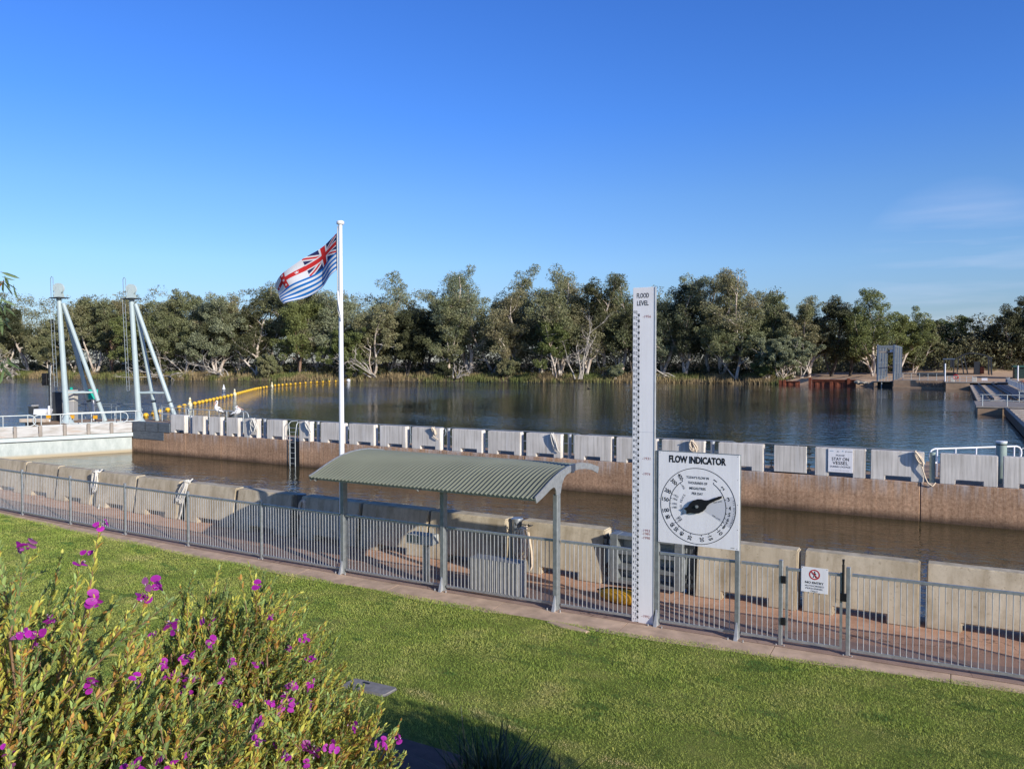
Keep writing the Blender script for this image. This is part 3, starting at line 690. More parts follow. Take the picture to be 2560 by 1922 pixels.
# ------------------------------------------------------------------ shelter
PY = 12.68
sh = thing('shelter', 'open shelter with a curved grey green corrugated roof on three galvanised posts', 'shelter', (-8.75,PY,0))
top = [(11.79,2.20),(11.96,2.255),(12.14,2.325),(12.31,2.39),(12.57,2.475),(12.80,2.53),(13.05,2.57),(13.38,2.59),(13.68,2.58),(14.08,2.52),(14.53,2.40)]
bot = [(14.46,2.28),(14.19,2.375),(13.88,2.435),(13.58,2.465),(13.35,2.46),(13.2,2.45),(13.03,2.43),(12.92,2.38),(12.83,2.28),(12.775,2.13),(12.735,2.11),(12.60,2.11),(12.585,2.2),(12.54,2.255),(12.47,2.27),(12.36,2.245),(12.23,2.20),(12.06,2.145),(11.84,2.085)]
def plate(xa, xb, nm='end_plate'):
    tp = top if nm == 'end_plate' else [(a,b-.075) for a,b in top]
    return MB().prism(tp+bot, xa, xb, axis='x').build(nm, M['galv'], sh)
plate(-6.235,-6.215); plate(-11.40,-11.38); plate(-8.72,-8.70,'rafter'); plate(-11.27,-11.25,'rafter')
for x in SHX:
    p = MB().box(x-.045,PY-.07,.02,x+.045,PY+.07,2.12).build('post', M['galv_dull'] , sh, .008)
    mb = MB().box(x-.17,PY-.17,.0,x+.17,PY+.15,.018)
    for sx in (-.13,.13):
        mb.cyl((x+sx,PY-.12,.018),(x+sx,PY-.12,.07),.012,n=6)
    mb.build('base_plate', M['galv_light'], p)
    mb = MB().prism([(x+.0-.004,.018),(x+.0+.004,.018),(x+.004,.3),(x-.004,.3)], PY-.15, PY-.071)
    mb = MB(); mb.add([(x-.03,PY-.16,.018),(x+.03,PY-.16,.018),(x+.03,PY-.071,.018),(x-.03,PY-.071,.018),(x-.012,PY-.076,.30),(x+.012,PY-.076,.30),(x+.012,PY-.071,.30),(x-.012,PY-.071,.30)], [(0,1,5,4),(1,2,6,5),(3,0,4,7),(4,5,6,7),(2,3,7,6)])
    mb.build('gusset', M['galv_light'], p)
def roof():
    prof = []
    T = [(y,z-.035) for y,z in top]
    for i in range(len(T)-1):
        for k in range(3): f = k/3; prof.append((T[i][0]+(T[i+1][0]-T[i][0])*f, T[i][1]+(T[i+1][1]-T[i][1])*f))
    prof.append(T[-1])
    q = [prof[0]]+[((prof[i-1][0]+2*prof[i][0]+prof[i+1][0])/4,(prof[i-1][1]+2*prof[i][1]+prof[i+1][1])/4) for i in range(1,len(prof)-1)]+[prof[-1]]
    x0, x1 = -11.375, -6.24; nw = 56; n = nw*6
    vs = []
    for j,(y,z) in enumerate(q):
        a = q[max(0,j-1)]; b = q[min(len(q)-1,j+1)]; ty, tz = b[0]-a[0], b[1]-a[1]; L = math.hypot(ty,tz); ny, nz = -tz/L, ty/L
        for i in range(n+1):
            h = .016*math.sin(2*PI*i/6); vs.append((x0+(x1-x0)*i/n, y+ny*h, z+nz*h))
    m = n+1; fs = [(j*m+i,j*m+i+1,(j+1)*m+i+1,(j+1)*m+i) for j in range(len(q)-1) for i in range(n)]
    mb = MB(); mb.add(vs, fs, 0, True); o = mb.build('roof', M['roof'], sh)
    s_ = o.modifiers.new('sheet', 'SOLIDIFY'); s_.thickness = .006; return o
roof()
MB().box(-11.375,11.90,2.105,-6.24,11.96,2.185).build('eave_beam', M['galv'], sh, .004)
MB().box(-11.375,13.32,2.42,-6.24,13.42,2.52).build('ridge_beam', M['galv'], sh, .004)

# ------------------------------------------------------------------ flood level board
fl = thing('flood_level_board', 'tall narrow white board marked flood level with a black gauge scale and red dates', 'gauge board', (-4.65,12.86,0))
FX0, FX1, fy = -4.83, -4.445, 12.72
MB().box(FX0,fy,.0,FX1,fy+.05,5.75).build('board', M['sign_white'], fl, .004)
MB().box(FX1+.0005,fy-.006,.0,FX1+.012,fy+.056,5.75).build('edge_strip', M['galv_light'], fl)
MB().box(FX0,fy-.0015,3.30,FX1,fy-.0005,3.306).build('board_joint', M['sign_grey'], fl)
mb = MB(); y = fy-.002; fc = (FX0+FX1)/2-.015
put_text(mb,'FLOOD',fc,5.614,y,.082,.215,bold=.015); put_text(mb,'LEVEL',fc,5.485,y,.082,.205,bold=.015); mb.build('title', M['black'], fl); mb = MB(); mn = MB()
ztop = 5.307; step = .0993
sc = .385/1025; X = lambda px: FX0+.004+(px-430)*sc
for k in range(54):
    lab = 130-k; zt = ztop-k*step; s_ = str(lab); hgt = .046
    digits = [(455,500),(503,552),(578,632)] if lab >= 100 else [(478,530),(578,632)]
    for ch,(a,b) in zip(s_, digits):
        put_text(mn, ch, (X(a)+X(b))/2, zt+.032, y, hgt, (X(b)-X(a))*(.45 if ch == '1' else .9))
    mb.add([(X(562),y,zt-.006),(X(680),y,zt-.006),(X(680),y,zt),(X(562),y,zt)], [(0,1,2,3)])
    mb.add([(X(680),y,zt-.044),(X(745),y,zt-.044),(X(745),y,zt),(X(680),y,zt)], [(0,1,2,3)])
    for dz,a in ((.018,632),(.037,645)):
        mb.add([(X(a),y,zt-dz-.006),(X(680),y,zt-dz-.006),(X(680),y,zt-dz),(X(a),y,zt-dz)], [(0,1,2,3)])
    for dz,a,b in ((.060,662,715),(.079,678,735)):
        if k < 53: mb.add([(X(a),y,zt-dz-.006),(X(b),y,zt-dz-.006),(X(b),y,zt-dz),(X(a),y,zt-dz)], [(0,1,2,3)])
mb.build('gauge_scale', M['black'], fl); mn.build('scale_numbers', M['black'], fl)
for s_,zz in (('-1956',5.265),('-1931',2.84),('-1974',2.575),('-1993',1.60),('-1981',1.545),('-1990',1.475),('-1992',.115)):
    mb = MB(); put_text(mb, s_, (X(905)+X(1270))/2, 4.49+(zz-4.49)*.9905, y, .045, .145); mb.build('date_mark', M['red_letter'], fl)

# ------------------------------------------------------------------ flow indicator
fi = thing('flow_indicator_sign', 'square white flow indicator board with a large black dial hand on two posts', 'sign', (-3.7,12.75,0))
SX0, SX1, SZ0, SZ1, sy = -4.363, -3.016, 1.464, 2.999, 12.72
MB().box(SX0,sy,SZ0,SX1,sy+.012,SZ1).build('board', M['sign_white'], fi, .002)
for x,nm in ((-4.390,'post'),(-3.046,'post')):
    p = MB().box(x-.036,sy+.0125,.018,x+.036,sy+.09,3.0).build(nm, M['galv_dull'], fi, .006)
    mb = MB().box(x-.16,sy-.10,.0,x+.16,sy+.2,.018)
    for sx in (-.12,.12): mb.cyl((x+sx,sy-.07,.018),(x+sx,sy-.07,.06),.012,n=6)
    mb.build('base_plate', M['galv_light'], p)
    mb = MB(); mb.add([(x-.03,sy-.08,.018),(x+.03,sy-.08,.018),(x+.03,sy+.011,.018),(x-.03,sy+.011,.018),(x-.012,sy+.006,.30),(x+.012,sy+.006,.30),(x+.012,sy+.011,.30),(x-.012,sy+.011,.30)], [(0,1,5,4),(1,2,6,5),(3,0,4,7),(4,5,6,7),(2,3,7,6)])
    mb.build('gusset', M['galv_light'], p)
MB().box(SX0-.0,sy-.004,SZ1+.001,SX1,sy+.014,SZ1+.012).build('top_trim', M['galv'], fi)
CX, CZ = (SX0+SX1)/2-.005, 2.123; RO, RI = .626, .467
pol = lambda a, r: (CX+r*math.sin(a), CZ+r*math.cos(a))
def arc(mb, a0, a1, r0, r1, y, n=60):
    vs = []
    for i in range(n+1):
        a = a0+(a1-a0)*i/n
        for r in (r0, r1): p = pol(a, r); vs.append((p[0], y, p[1]))
    mb.add(vs, [(2*i,2*i+1,2*i+3,2*i+2) for i in range(n)])
D = math.radians
mb = MB(); arc(mb, D(70), D(120), .05, RO-.006, sy-.001); mb.build('grey_sector', M['sign_grey'], fi)
mb = MB(); y = sy-.0025
put_text(mb,'FLOW INDICATOR',CX-.01,2.88,y,.122,.95,bold=.045)
for s_,z_,w_ in (("TODAY'S FLOW IN",2.593,.375),('THOUSANDS OF',2.504,.325),('MEGALITRES',2.415,.27),('PER DAY',2.33,.185)): put_text(mb,s_,CX,z_,y,.042,w_,bold=.014)
arc(mb, 0, 2*PI, RO-.006, RO+.004, y, 96)
arc(mb, D(34), D(328), RI-.005, RI+.005, y, 90)
nums = [('1',268,390),('2',383,283),('3',466,120),('4',488,-13),('5',481,-110),('6',463,-187),('7',438,-253),('8',408,-300),('10',348,-385),('15',193,-450),('20',71,-485),('30',-110,-465),('40',-234,-417),('50',-314,-350),('60',-374,-285),('80',-440,-170),('100',-479,-75),('150',-490,90),('200',-457,220),('300',-367,365),('400',-267,445)]
for s_,dx,dy in nums:
    a = math.atan2(dx, dy+.055*dx); left = a < 0 or a > D(176)
    r = .548 if len(s_) > 1 else .53
    p = pol(a, r); rot = (PI/2-a) if not left else (PI/2-a+PI)
    put_text(mb, s_, p[0], p[1], y, .066, .014 if s_ == '1' else .034 if len(s_) == 1 else .037*len(s_), rot=rot, bold=.02)
    t0, t1 = pol(a, RI), pol(a, RI+.028); tn = (math.cos(a)*.004, -math.sin(a)*.004)
    mb.add([(t0[0]-tn[0],y,t0[1]-tn[1]),(t0[0]+tn[0],y,t0[1]+tn[1]),(t1[0]+tn[0],y,t1[1]+tn[1]),(t1[0]-tn[0],y,t1[1]-tn[1])], [(0,1,2,3)])
for s_,dx,dy in [('1956',-222,290),('1931',-328,145),('1974',-340,95),('1991',-347,25),('1981',-342,-28),('1983',-285,-185),('1984',-258,-215)]:
    a = math.atan2(dx, dy+.055*dx); p = pol(a, .385)
    put_text(mb, s_, p[0], p[1], y, .036, .075, rot=PI/2-a+PI)
    t0, t1 = pol(a, RI-.03), pol(a, RI); tn = (math.cos(a)*.003, -math.sin(a)*.003)
    mb.add([(t0[0]-tn[0],y,t0[1]-tn[1]),(t0[0]+tn[0],y,t0[1]+tn[1]),(t1[0]+tn[0],y,t1[1]+tn[1]),(t1[0]-tn[0],y,t1[1]-tn[1])], [(0,1,2,3)])
for i,ch in enumerate('FLOOD PEAKS'):
    a = D(-119+i*6.6); p = pol(a, .275)
    if ch != ' ': put_text(mb, ch, p[0], p[1], y, .038, .022, rot=-a)
for i,ch in enumerate('MIN ENTITLEMENT'):
    a = D(77+i*2.9); p = pol(a, .60)
    if ch != ' ': put_text(mb, ch, p[0], p[1], y, .028, .006 if ch == 'I' else .018, rot=-a)
for s_,a in (('MAY-JUNE',74),('DEC-JAN',117)):
    p = pol(D(a), .35); put_text(mb, s_, p[0], p[1], y, .028, .14, rot=PI/2-D(a))
for x in (SX0+.03, CX, SX1-.03):
    for z in (SZ0+.025, SZ1-.025): mb.disc((x,y,z),.005,8)
for z in (1.8,2.2,2.6):
    for x in (SX0+.025, SX1-.025): mb.disc((x,y,z),.005,8)
put_text(mb,'ooo',SX1-.1,SZ0+.035,y,.014,.06)
mb.build('lettering', M['black'], fi)
# pointer hand: one bevelled black plate standing off the dial
na = D(64.5); ca, sa = math.sin(na), math.cos(na)
prof = [(.462,.012),(.40,.024),(.33,.022),(.22,.030),(.16,.052),(.12,.085),(.06,.108),(-.02,.112),(-.09,.092),(-.135,.060),(-.16,.052),(-.225,.050),(-.19,.0)]
pts = [(l,w_) for l,w_ in prof]+[(l,-w_) for l,w_ in prof[::-1][1:]]
poly = [(CX+l*ca-w_*sa, CZ+l*sa+w_*ca) for l,w_ in pts]
nd = MB().prism(poly, sy-.040, sy-.020).build('pointer', M['black_gloss'], fi, .006)
MB().cyl((CX,sy-.057,CZ),(CX,sy-.0403,CZ),.026,n=16).cyl((CX,sy-.067,CZ),(CX,sy-.0573,CZ),.014,n=8).build('pivot_bolt', M['galv'], nd)
MB().cyl((CX,sy-.0198,CZ),(CX,sy-.001,CZ),.03,n=12).build('spindle', M['black'], nd)

# ------------------------------------------------------------------ stay on vessel sign
st = thing('stay_on_vessel_sign', 'white sign reading please stay on vessel during lockage on a far tan block', 'sign', (-3.94,32.96,.19))
MB().box(-4.385,32.965,.19,-3.495,32.985,1.10).build('plate', M['sign_white'], st, .003)
mb = MB(); y = 32.962
put_text(mb,'PLEASE',-3.94,.855,y,.062,.31); put_text(mb,'STAY ON',-3.94,.71,y,.125,.62,bold=.012); put_text(mb,'VESSEL',-3.94,.555,y,.125,.57,bold=.012); put_text(mb,'DURING LOCKAGE',-3.94,.41,y,.068,.74,bold=.005)
put_text(mb,'C',-3.74,1.01,y,.05,.05,bold=.03)
for k in range(5): mb.box(-3.68+k*.036,y,1.0,-3.655+k*.036,y+.001,1.018)
for k in range(14): mb.box(-4.26+k*.046,y,.265,-4.225+k*.046,y+.001,.272)
mb.disc((-4.03,y,1.015),.016,10); mb.box(-4.08,y,.985,-3.98,y+.001,.993)
mb.build('lettering', M['black'], st)
mb = MB()
for k in range(4): mb.box(-4.32+k*.033,y,1.0,-4.295+k*.033,y+.001,1.03)
for k in range(3): mb.box(-3.88+k*.02,y,1.0,-3.868+k*.02,y+.001,1.04)
mb.build('emblem_marks', plain('pale_blue_emblem', (.35,.48,.58), .5), st)

# ------------------------------------------------------------------ flagpole and flag
PX, PYY = -11.86, 13.3
fp = thing('flagpole', 'tall white flagpole with a round cap rising behind the shelter', 'flagpole', (PX,PYY,0))
MB().tube([(PX,PYY,0),(PX,PYY,3.5),(PX,PYY,7.50)], [.062,.055,.042], 20).build('pole', M['white_paint'], fp)
MB().tube([(PX,PYY,7.50),(PX,PYY,7.52),(PX,PYY,7.575),(PX,PYY,7.59)], [.05,.085,.085,.06], 20).build('cap', M['white_paint'], fp)
MB().tube([(PX,PYY,0),(PX,PYY,.03)], .13, 20).build('base_plate', M['galv_light'], fp)
MB().tube([(PX-.055,PYY-.02,7.48),(PX-.06,PYY-.03,7.3),(PX-.062,PYY-.03,6.4),(PX-.058,PYY-.03,5.85),(PX-.03,PYY-.06,5.62),(PX+.03,PYY-.065,5.48),(PX+.052,PYY-.05,5.42)], .012, 6).build('halyard', M['rope'], fp)
MB().tube([(PX+.05,PYY-.05,5.40),(PX+.052,PYY-.055,5.5),(PX+.03,PYY-.066,5.62),(PX-.02,PYY-.066,5.85),(PX-.05,PYY-.04,6.05)], .018, 8).build('halyard_loop', M['white_paint'], fp)
def flag():
    n, m = 220, 110; V = np.zeros(((n+1)*(m+1), 3)); K = np.zeros(((n+1)*(m+1), 3))
    WHT = np.array((.78,.78,.80)); RED = np.array((.62,.035,.035)); NAVY = np.array((.028,.035,.115)); BLUE = np.array((.010,.17,.52))
    A = np.array((-.08,7.33)); B = np.array((-.08,6.49)); Cc = np.array((-1.92,6.24)); Dd = np.array((-1.40,5.76))
    def star(dx, dy, r):
        a = math.atan2(dx, dy); q = math.hypot(dx, dy); k = abs(((a/(2*PI)*5)%1)-.5)*2
        return q < r*(.42+.58*k**1.6)
    for i in range(n+1):
        s = i/n
        for j in range(m+1):
            t = j/m
            p = (A*(1-s)+Cc*s)*(1-t)+(B*(1-s)+Dd*s)*t
            sag = math.sin(PI*s)
            p = p+np.array((0,-.05*sag*t))
            p = p+np.array((.05*math.sin(2.2*PI*s)*(t-.2), .035*math.sin(PI*2*s+1.2)*t))
            dep = .13*math.sin(2*PI*(s*1.05-.30*t)+.4)*min(1,s*3)+.04*math.sin(7*PI*s*.6+5*t)*s
            V[i*(m+1)+j] = (PX+p[0], PYY-.02+dep-.18*s, p[1])
            c = WHT
            if t > .5:
                c = BLUE if int((t-.5)/.5*7.999) % 2 == 0 else WHT
                if t > .985: c = BLUE
            elif s < .5:                     # canton
                x = s/.5-.5; yv = t/.5-.5; x2 = x*2
                c = NAVY
                d1 = abs(yv-x)*.707; d2 = abs(yv+x)*.707
                if min(d1,d2) < .085: c = WHT
                if min(d1,d2) < .035 and max(abs(x),abs(yv)) > .06: c = RED
                if abs(x)*2 < .34*.66 or abs(yv) < .17: c = WHT
                if abs(x)*2 < .20*.66*1.0 or abs(yv) < .105: c = RED
            else:
                x = (s-.5)/.5; yv = t/.5-.5
                if abs(yv) < .13 or abs(x-.56) < .085: c = RED
                for (sx,sy_) in ((.56,0),(.56,-.36),(.56,.34),(.2,0),(.88,0)):
                    if star((x-sx)*2.0, -(yv-sy_)*1.0, .10): c = WHT
            if s < .012 or s > .985: c = WHT
            K[i*(m+1)+j] = c
    T = []
    for i in range(n):
        for j in range(m):
            a = i*(m+1)+j; b = a+m+1; T += [(a,b,b+1),(a,b+1,a+1)]
    root = thing('flag', 'red white and blue striped flag with a union canton flying left from the pole', 'flag', (PX,PYY,6.4))
    o = np_mesh('cloth', V-np.array((PX,PYY,6.4)), np.array(T), M['flag'], K, root, smooth=True)
flag()

# ------------------------------------------------------------------ small things on the path
bx_ = thing('corrugated_box', 'grey corrugated plastic screen unit standing inside the fence under the shelter', 'cabinet', (-7.6,13.05,.03))
def wavy():
    y0, y1 = 12.93+bow(-7.6)*.25, 13.25+bow(-7.6)*.25; n = 12*8; x0, x1 = -8.22, -7.13
    fr = [(x0+(x1-x0)*i/n, y0-.02*(abs(math.sin(PI*i/8))**.6)) for i in range(n+1)]
    mb = MB(); vs = [(a,b,.04) for a,b in fr]+[(a,b,.70) for a,b in fr]; k = n+1
    mb.add(vs, [(i,i+1,k+i+1,k+i) for i in range(n)], 0, False)
    out = fr+[(x1,y1),(x0,y1)]; kk = len(out)
    o = mb.build('front_sheet', M['cabinet'], bx_)
    mb = MB(); mb.add([(a,b,.702) for a,b in out], [tuple(range(kk))]); mb.build('lid', M['cabinet'], bx_)
    MB().box(x0,y0+.002,.04,x1,y1,.70).build('body', M['cabinet'], bx_)
M['cabinet'] = plain('grey_corrugated_plastic', (.36,.35,.32), .7, 0, .15, 8)
wavy()
M['cabinet_grey'] = plain('pale_cabinet_grey', (.42,.42,.39), .7, 0, .1, 5)
pd = thing('control_pedestal', 'grey louvred control box on a single post left of the middle shelter post', 'pedestal', (-9.35,13.0,.03))
px_, py_ = -9.36, 13.0
MB().box(px_-.05,py_-.05,.034,px_+.05,py_+.05,.80).build('post', M['galv_dull'], pd, .006)
MB().box(px_-.40,py_-.14,.80,px_+.22,py_+.14,1.0).build('box', M['cabinet_grey'], pd, .012)
mb = MB()
for i in range(7): mb.box(px_-.375+i*.05,py_-.147,.83,px_-.352+i*.05,py_-.1405,.98)
mb.build('louvre', M['deep_green'], pd)
fo = thing('yellow_float', 'yellow moulded float with a dark rope lying on the path left of the flood board', 'float', (-5.35,13.75,.04))
def yfloat():
    n, m = 20, 14; mb = MB(); vs = []; cx, cy = -5.32, 13.62
    for i in range(n+1):
        t = i/n; x = (t-.5)*1.05; w_ = .19*(math.sin(PI*min(1,max(0,t*.98+.01)))**.45)+.002; hh = .13*(math.sin(PI*min(1,max(0,t*.98+.01)))**.4)+.002
        for j in range(m):
            a = 2*PI*j/m; ca_, sa_ = math.cos(a), math.sin(a)
            vs.append((cx+x, cy+w_*math.copysign(abs(ca_)**.7,ca_)-.10*x, .16+hh*math.copysign(abs(sa_)**.7,sa_)))
    mb.add(vs, [(i*m+j,i*m+(j+1)%m,(i+1)*m+(j+1)%m,(i+1)*m+j) for i in range(n) for j in range(m)], 0, True)
    mb.build('body', M['yellow'], fo)
    MB().tube([(cx-.55,cy+.03,.2),(cx-.3,cy-.05,.30),(cx,cy,.305),(cx+.35,cy+.02,.30),(cx+.55,cy+.1,.2)], .014, 6).build('strap', M['black'], fo)
yfloat()
sl = thing('stepping_slab', 'grey worn stone slab set flush in the lawn beside the shrub', 'stone slab', (-6.95,8.38,0))
MB().prism([(-7.40,8.24),(-7.37,8.49),(-7.34,8.52),(-6.66,8.55),(-6.62,8.52),(-6.63,8.27),(-6.66,8.24),(-7.37,8.21)], -.02, .030, axis='z').build('stone', M['slab'], sl, .02, 2)
MB().box(-7.16,8.42,.0305,-7.05,8.46,.034).build('lifting_slot', M['black'], sl)
kp = thing('edging_paver', 'dark red paver edging the garden bed at the foot of the slope', 'paver', (-5.4,7.1,.0))
MB().box(-6.0,6.72,-.02,-4.75,7.30,.10).build('paver', M['paver'], kp, .015, 2)
dh = thing('irrigation_hose', 'dark irrigation hose lying across the red paver', 'hose', (-5.0,7.0,.1))
MB().tube([rd(-1.25,7.0,.35),rd(-1.0,7.4,.16),rd(-.72,7.75,.10),rd(-.55,8.0,.12),rd(-.50,8.1,.2),rd(-.44,8.05,.22),rd(-.42,7.9,.1)], .028, 8).build('hose', M['black'], dh)
ss = thing('kerb_stone', 'flat pale stone lying at the lawn edge left of the flood board', 'stone', (-5.7,12.0,0))
MB().prism([(-6.12,12.02),(-5.8,11.90),(-5.3,11.86),(-5.26,11.94),(-5.5,12.02),(-5.9,12.08)], -.02, .028, axis='z').build('stone', M['kerb'], ss, .015)

# ------------------------------------------------------------------ lock gate, masts and gear at the left
g0 = Vector((-47.6,32.95,0)); gd = Vector((-2.87,-6.6,0)).normalized(); gn = Vector((-gd.y, gd.x, 0))   # along the leaf / toward the chamber
if gn.x < 0: gn = -gn
GA = lambda s, off, z: g0+gd*s+gn*off+Vector((0,0,z))
gt = thing('lock_gate', 'pale steel mitre gate leaf closing the left end of the lock chamber', 'lock gate', (g0.x,g0.y,-3))
def gbar(s0, s1, off, th, z0, z1, nm, m, parent=gt, bev=.01):
    mb = MB(); vs = [GA(s,o,z) for z in (z0,z1) for s,o in ((s0,off),(s1,off),(s1,off-th),(s0,off-th))]
    mb.add(vs, [(0,1,2,3),(7,6,5,4),(0,4,5,1),(1,5,6,2),(2,6,7,3),(3,7,4,0)]); return mb.build(nm, m, parent, bev)
LG = 10.2
gbar(0.0,LG,0,.18,-4,-.42,'skin_plate', M['gate_skin'])
gbar(-.05,LG,.16,.5,-.40,-.16,'top_flange', M['gate_beam'])
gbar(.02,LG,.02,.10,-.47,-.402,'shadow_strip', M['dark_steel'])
s = .0
for k in range(9):
    gbar(s+.02, s+1.14, .20, .08, -.13, .52, 'walkway_panel', M['plank']); gbar(s+1.15, s+1.32, .215, .1, -.15, .555, 'batten', M['conc_grey']); s += 1.335
gbar(0,LG,.10,.9,-.15,.08,'walkway', M['plank'])
for s_ in (2.3,4.6,6.0): gbar(s_,s_+.05,.012,.02,-1.25,-.5,'rib', M['gate_skin'], gt, 0)
def gate_rail(label, s0, s1, off, h=1.1):
    a = GA(s0,off,.09); b = GA(s1,off,.09); return handrail(label, [tuple(a),tuple(b)], h, 'rail', .036, post_gap=1.35, group='handrails on the lock gate', lowz=.42)
gate_rail('pale looped handrail along the right part of the lock gate', .5, 5.3, -.1)
gate_rail('pale looped handrail along the left part of the lock gate', 5.75, 10.0, -.1)
gate_rail('second looped handrail behind the right part of the lock gate', -.6, 3.6, -1.1)
handrail('grey handrail along the river side of the mast island', [tuple(rd(-34.9,60.7,.1)),tuple(rd(-29,60.9,.1)),tuple(rd(-24,58.2,.1))], 1.15, 'rail_dark', .03, group='handrails round the masts')
handrail('looped grey handrail between the two masts', [(-58,36.9,.1),(-54.2,38.2,.1)], 1.0, 'rail_dark', .03, group='handrails round the masts')

def derrick(label, base, h, la, lb, ladder_z):
    b = Vector(base); t = thing('derrick_mast', label, 'derrick', b, 'tripod derrick masts beside the lock gate'); z0 = b.z
    hd = b+Vector((0,0,h)); lean = -RT*.45; hd += lean
    MB().tube([b,hd], [.205,.165], 24).build('mast', M['mast'], t)
    MB().tube([b+Vector((0,0,-.02)),b+Vector((0,0,.25)),b+Vector((0,0,.45))], [.48,.30,.235], 24).build('foot', M['mast'], t)
    MB().box(hd.x-.55,hd.y-.4,hd.z,hd.x+.62,hd.y+.4,hd.z+.06).build('head_plate', M['dark_steel'], t)
    for q,p in (('a',la),('b',lb)):
        p = Vector(p); a = hd+RT*.30+Vector((0,0,-.35))
        MB().tube([p,a], [.15,.14], 18).build('stay_leg', M['mast'], t)
        f = .17; c = p+(a-p)*f; d = (a-p).normalized()
        MB().tube([c-d*.05,c+d*.05], .165, 18).build('band', M['dark_steel'], t)
    pa = Vector(la)+(hd-Vector(la))*.24; pb = Vector(lb)+(hd-Vector(lb))*.24; pm = b+(hd-b)*((pa.z-z0)/h)
    MB().tube([pm,pa], .075, 8).build('cross_brace', M['mast'], t); MB().tube([pm,pb], .075, 8).build('cross_brace', M['mast'], t); MB().tube([pa,pb], .075, 8).build('cross_brace', M['mast'], t)
    # sheave in cheek plates
    c = hd+Vector((0,0,.72)); ax = FW*.10
    w_ = MB().tube([c-ax,c-ax*.8,c-ax*.3,c+ax*.3,c+ax*.8,c+ax], [.38,.38,.30,.30,.38,.38], 26).build('sheave', M['mast'], t)
    MB().tube([c-ax*1.3,c+ax*1.3], .07, 10).build('axle', M['dark_steel'], w_)
    for sg_ in (-1,1):
        mb = MB(); o = FW*(.15*sg_); vs = [hd+RT*a_+Vector((0,0,z_))+o+FW*th for th in (0,.03) for a_,z_ in ((-.32,.06),(.32,.06),(.12,.85),(-.12,.85))]
        mb.add(vs, [(0,1,2,3),(7,6,5,4),(0,4,5,1),(1,5,6,2),(2,6,7,3),(3,7,4,0)]); mb.build('cheek_plate', M['mast'], t)
    # hoop guard and ladder on the left face
    lx = -RT*.62
    MB().tube([hd+lx*.9+Vector((0,0,-.1)),hd+lx*.95+Vector((0,0,1.45)),hd+lx*.82+Vector((0,0,1.58)),hd+lx*.66+Vector((0,0,1.5)),hd+lx*.62+Vector((0,0,.1))], .022, 8).build('hoop', M['rail_dark'], t)
    mb = MB()
    for o in (-.19,.19):
        mb.tube([b+lx*1.05+FW*o+lean*.25+Vector((0,0,ladder_z)), hd+lx*.9+FW*o], .02, 6)
    k = int((h-ladder_z)/.33)
    for i in range(k):
        f = i/k; p = (b+lx*1.05+lean*.25+Vector((0,0,ladder_z)))*(1-f)+(hd+lx*.9)*f
        mb.cyl(p-FW*.19, p+FW*.19, .018, n=5)
    mb.build('ladder', M['rail_dark'], t)
    return t
derrick('pale grey tripod mast with sheave at the far left, beside the white machine', (-56.4,33.9,.1), 9.0, tuple(rd(-32.0,60.2,.1)), tuple(rd(-30.3,58.6,.1)), 2.6)
derrick('pale grey tripod mast with sheave and ladder nearer the dark slate panels', (-52.0,36.6,.1), 8.95, tuple(rd(-26.7,59.2,.1)), tuple(rd(-24.4,57.3,.1)), 2.3)
mc = thing('winch_machine', 'white covered winch with dark grey motor on legs behind the gate rail', 'machine', tuple(rd(-34.9,58.4,.1)))
c0 = rd(-34.9,58.4,0)
def cambox(mb, r0, d0, z0, r1, d1, z1):
    vs = [rd(r,d,z) for z in (z0,z1) for r,d in ((r0,d0),(r1,d0),(r1,d1),(r0,d1))]
    mb.add(vs, [(3,2,1,0),(4,5,6,7),(0,1,5,4),(1,2,6,5),(2,3,7,6),(3,0,4,7)]); return mb
mb = MB(); vs = [rd(r,d,z) for d in (58.1,58.9) for r,z in ((-35.35,.62),(-34.5,.55),(-34.35,.95),(-34.5,1.02),(-35.3,1.02))]
n = 5; mb.add(vs, [tuple(range(n)),tuple(range(2*n-1,n-1,-1))]+[((i+1)%n,i,n+i,n+(i+1)%n) for i in range(n)]); mb.build('cover', M['white_paint'], mc)
cambox(MB(), -35.75,58.15,.65,-35.36,58.8,1.2).build('motor', M['dark_steel'], mc, .02)
cambox(MB(), -35.6,58.3,1.2,-35.3,58.7,1.32).build('motor_cap', M['grey_cabinet'], mc)
for r in (-35.5,-34.45):
    MB().tube([rd(r,58.4,.08),rd(r+.1,58.4,.64)], .07, 8).build('leg', M['dark_steel'], mc)
MB().tube([rd(-34.3,58.3,.08),rd(-34.3,58.3,1.25)], .08, 10).build('stand_pipe', M['white_paint'], mc)
cambox(MB(), -34.35,58.0,.35,-34.05,58.1,.65).build('warning_box', M['yellow'], mc)
for r,d,l in ((-32.2,57.6,'yellow warning light box near the left mast foot'),(-30.3,57.2,'yellow warning light box at the gate end')):
    yl = thing('warning_light', l, 'light box', tuple(rd(r,d,.1))); cambox(MB(), r-.13,d-.1,.36,r+.13,d+.1,.62).build('housing', M['yellow'], yl, .02); cambox(MB(), r-.03,d-.03,.09,r+.03,d+.03,.358).build('stem', M['dark_steel'], yl)
kk = thing('control_kiosk', 'tall cream and grey control cabinet behind the left mast', 'cabinet', tuple(rd(-33.0,59.0,.1)))
cambox(MB(), -33.35,58.8,.1,-32.75,59.4,1.55).build('lower_case', M['grey_cabinet'], kk, .015)
cambox(MB(), -33.36,58.79,1.552,-32.74,59.41,2.4).build('upper_case', M['cream'], kk, .015)
cambox(MB(), -33.1,58.95,2.402,-32.95,59.1,2.6).build('green_lamp', M['green'], kk, .02)
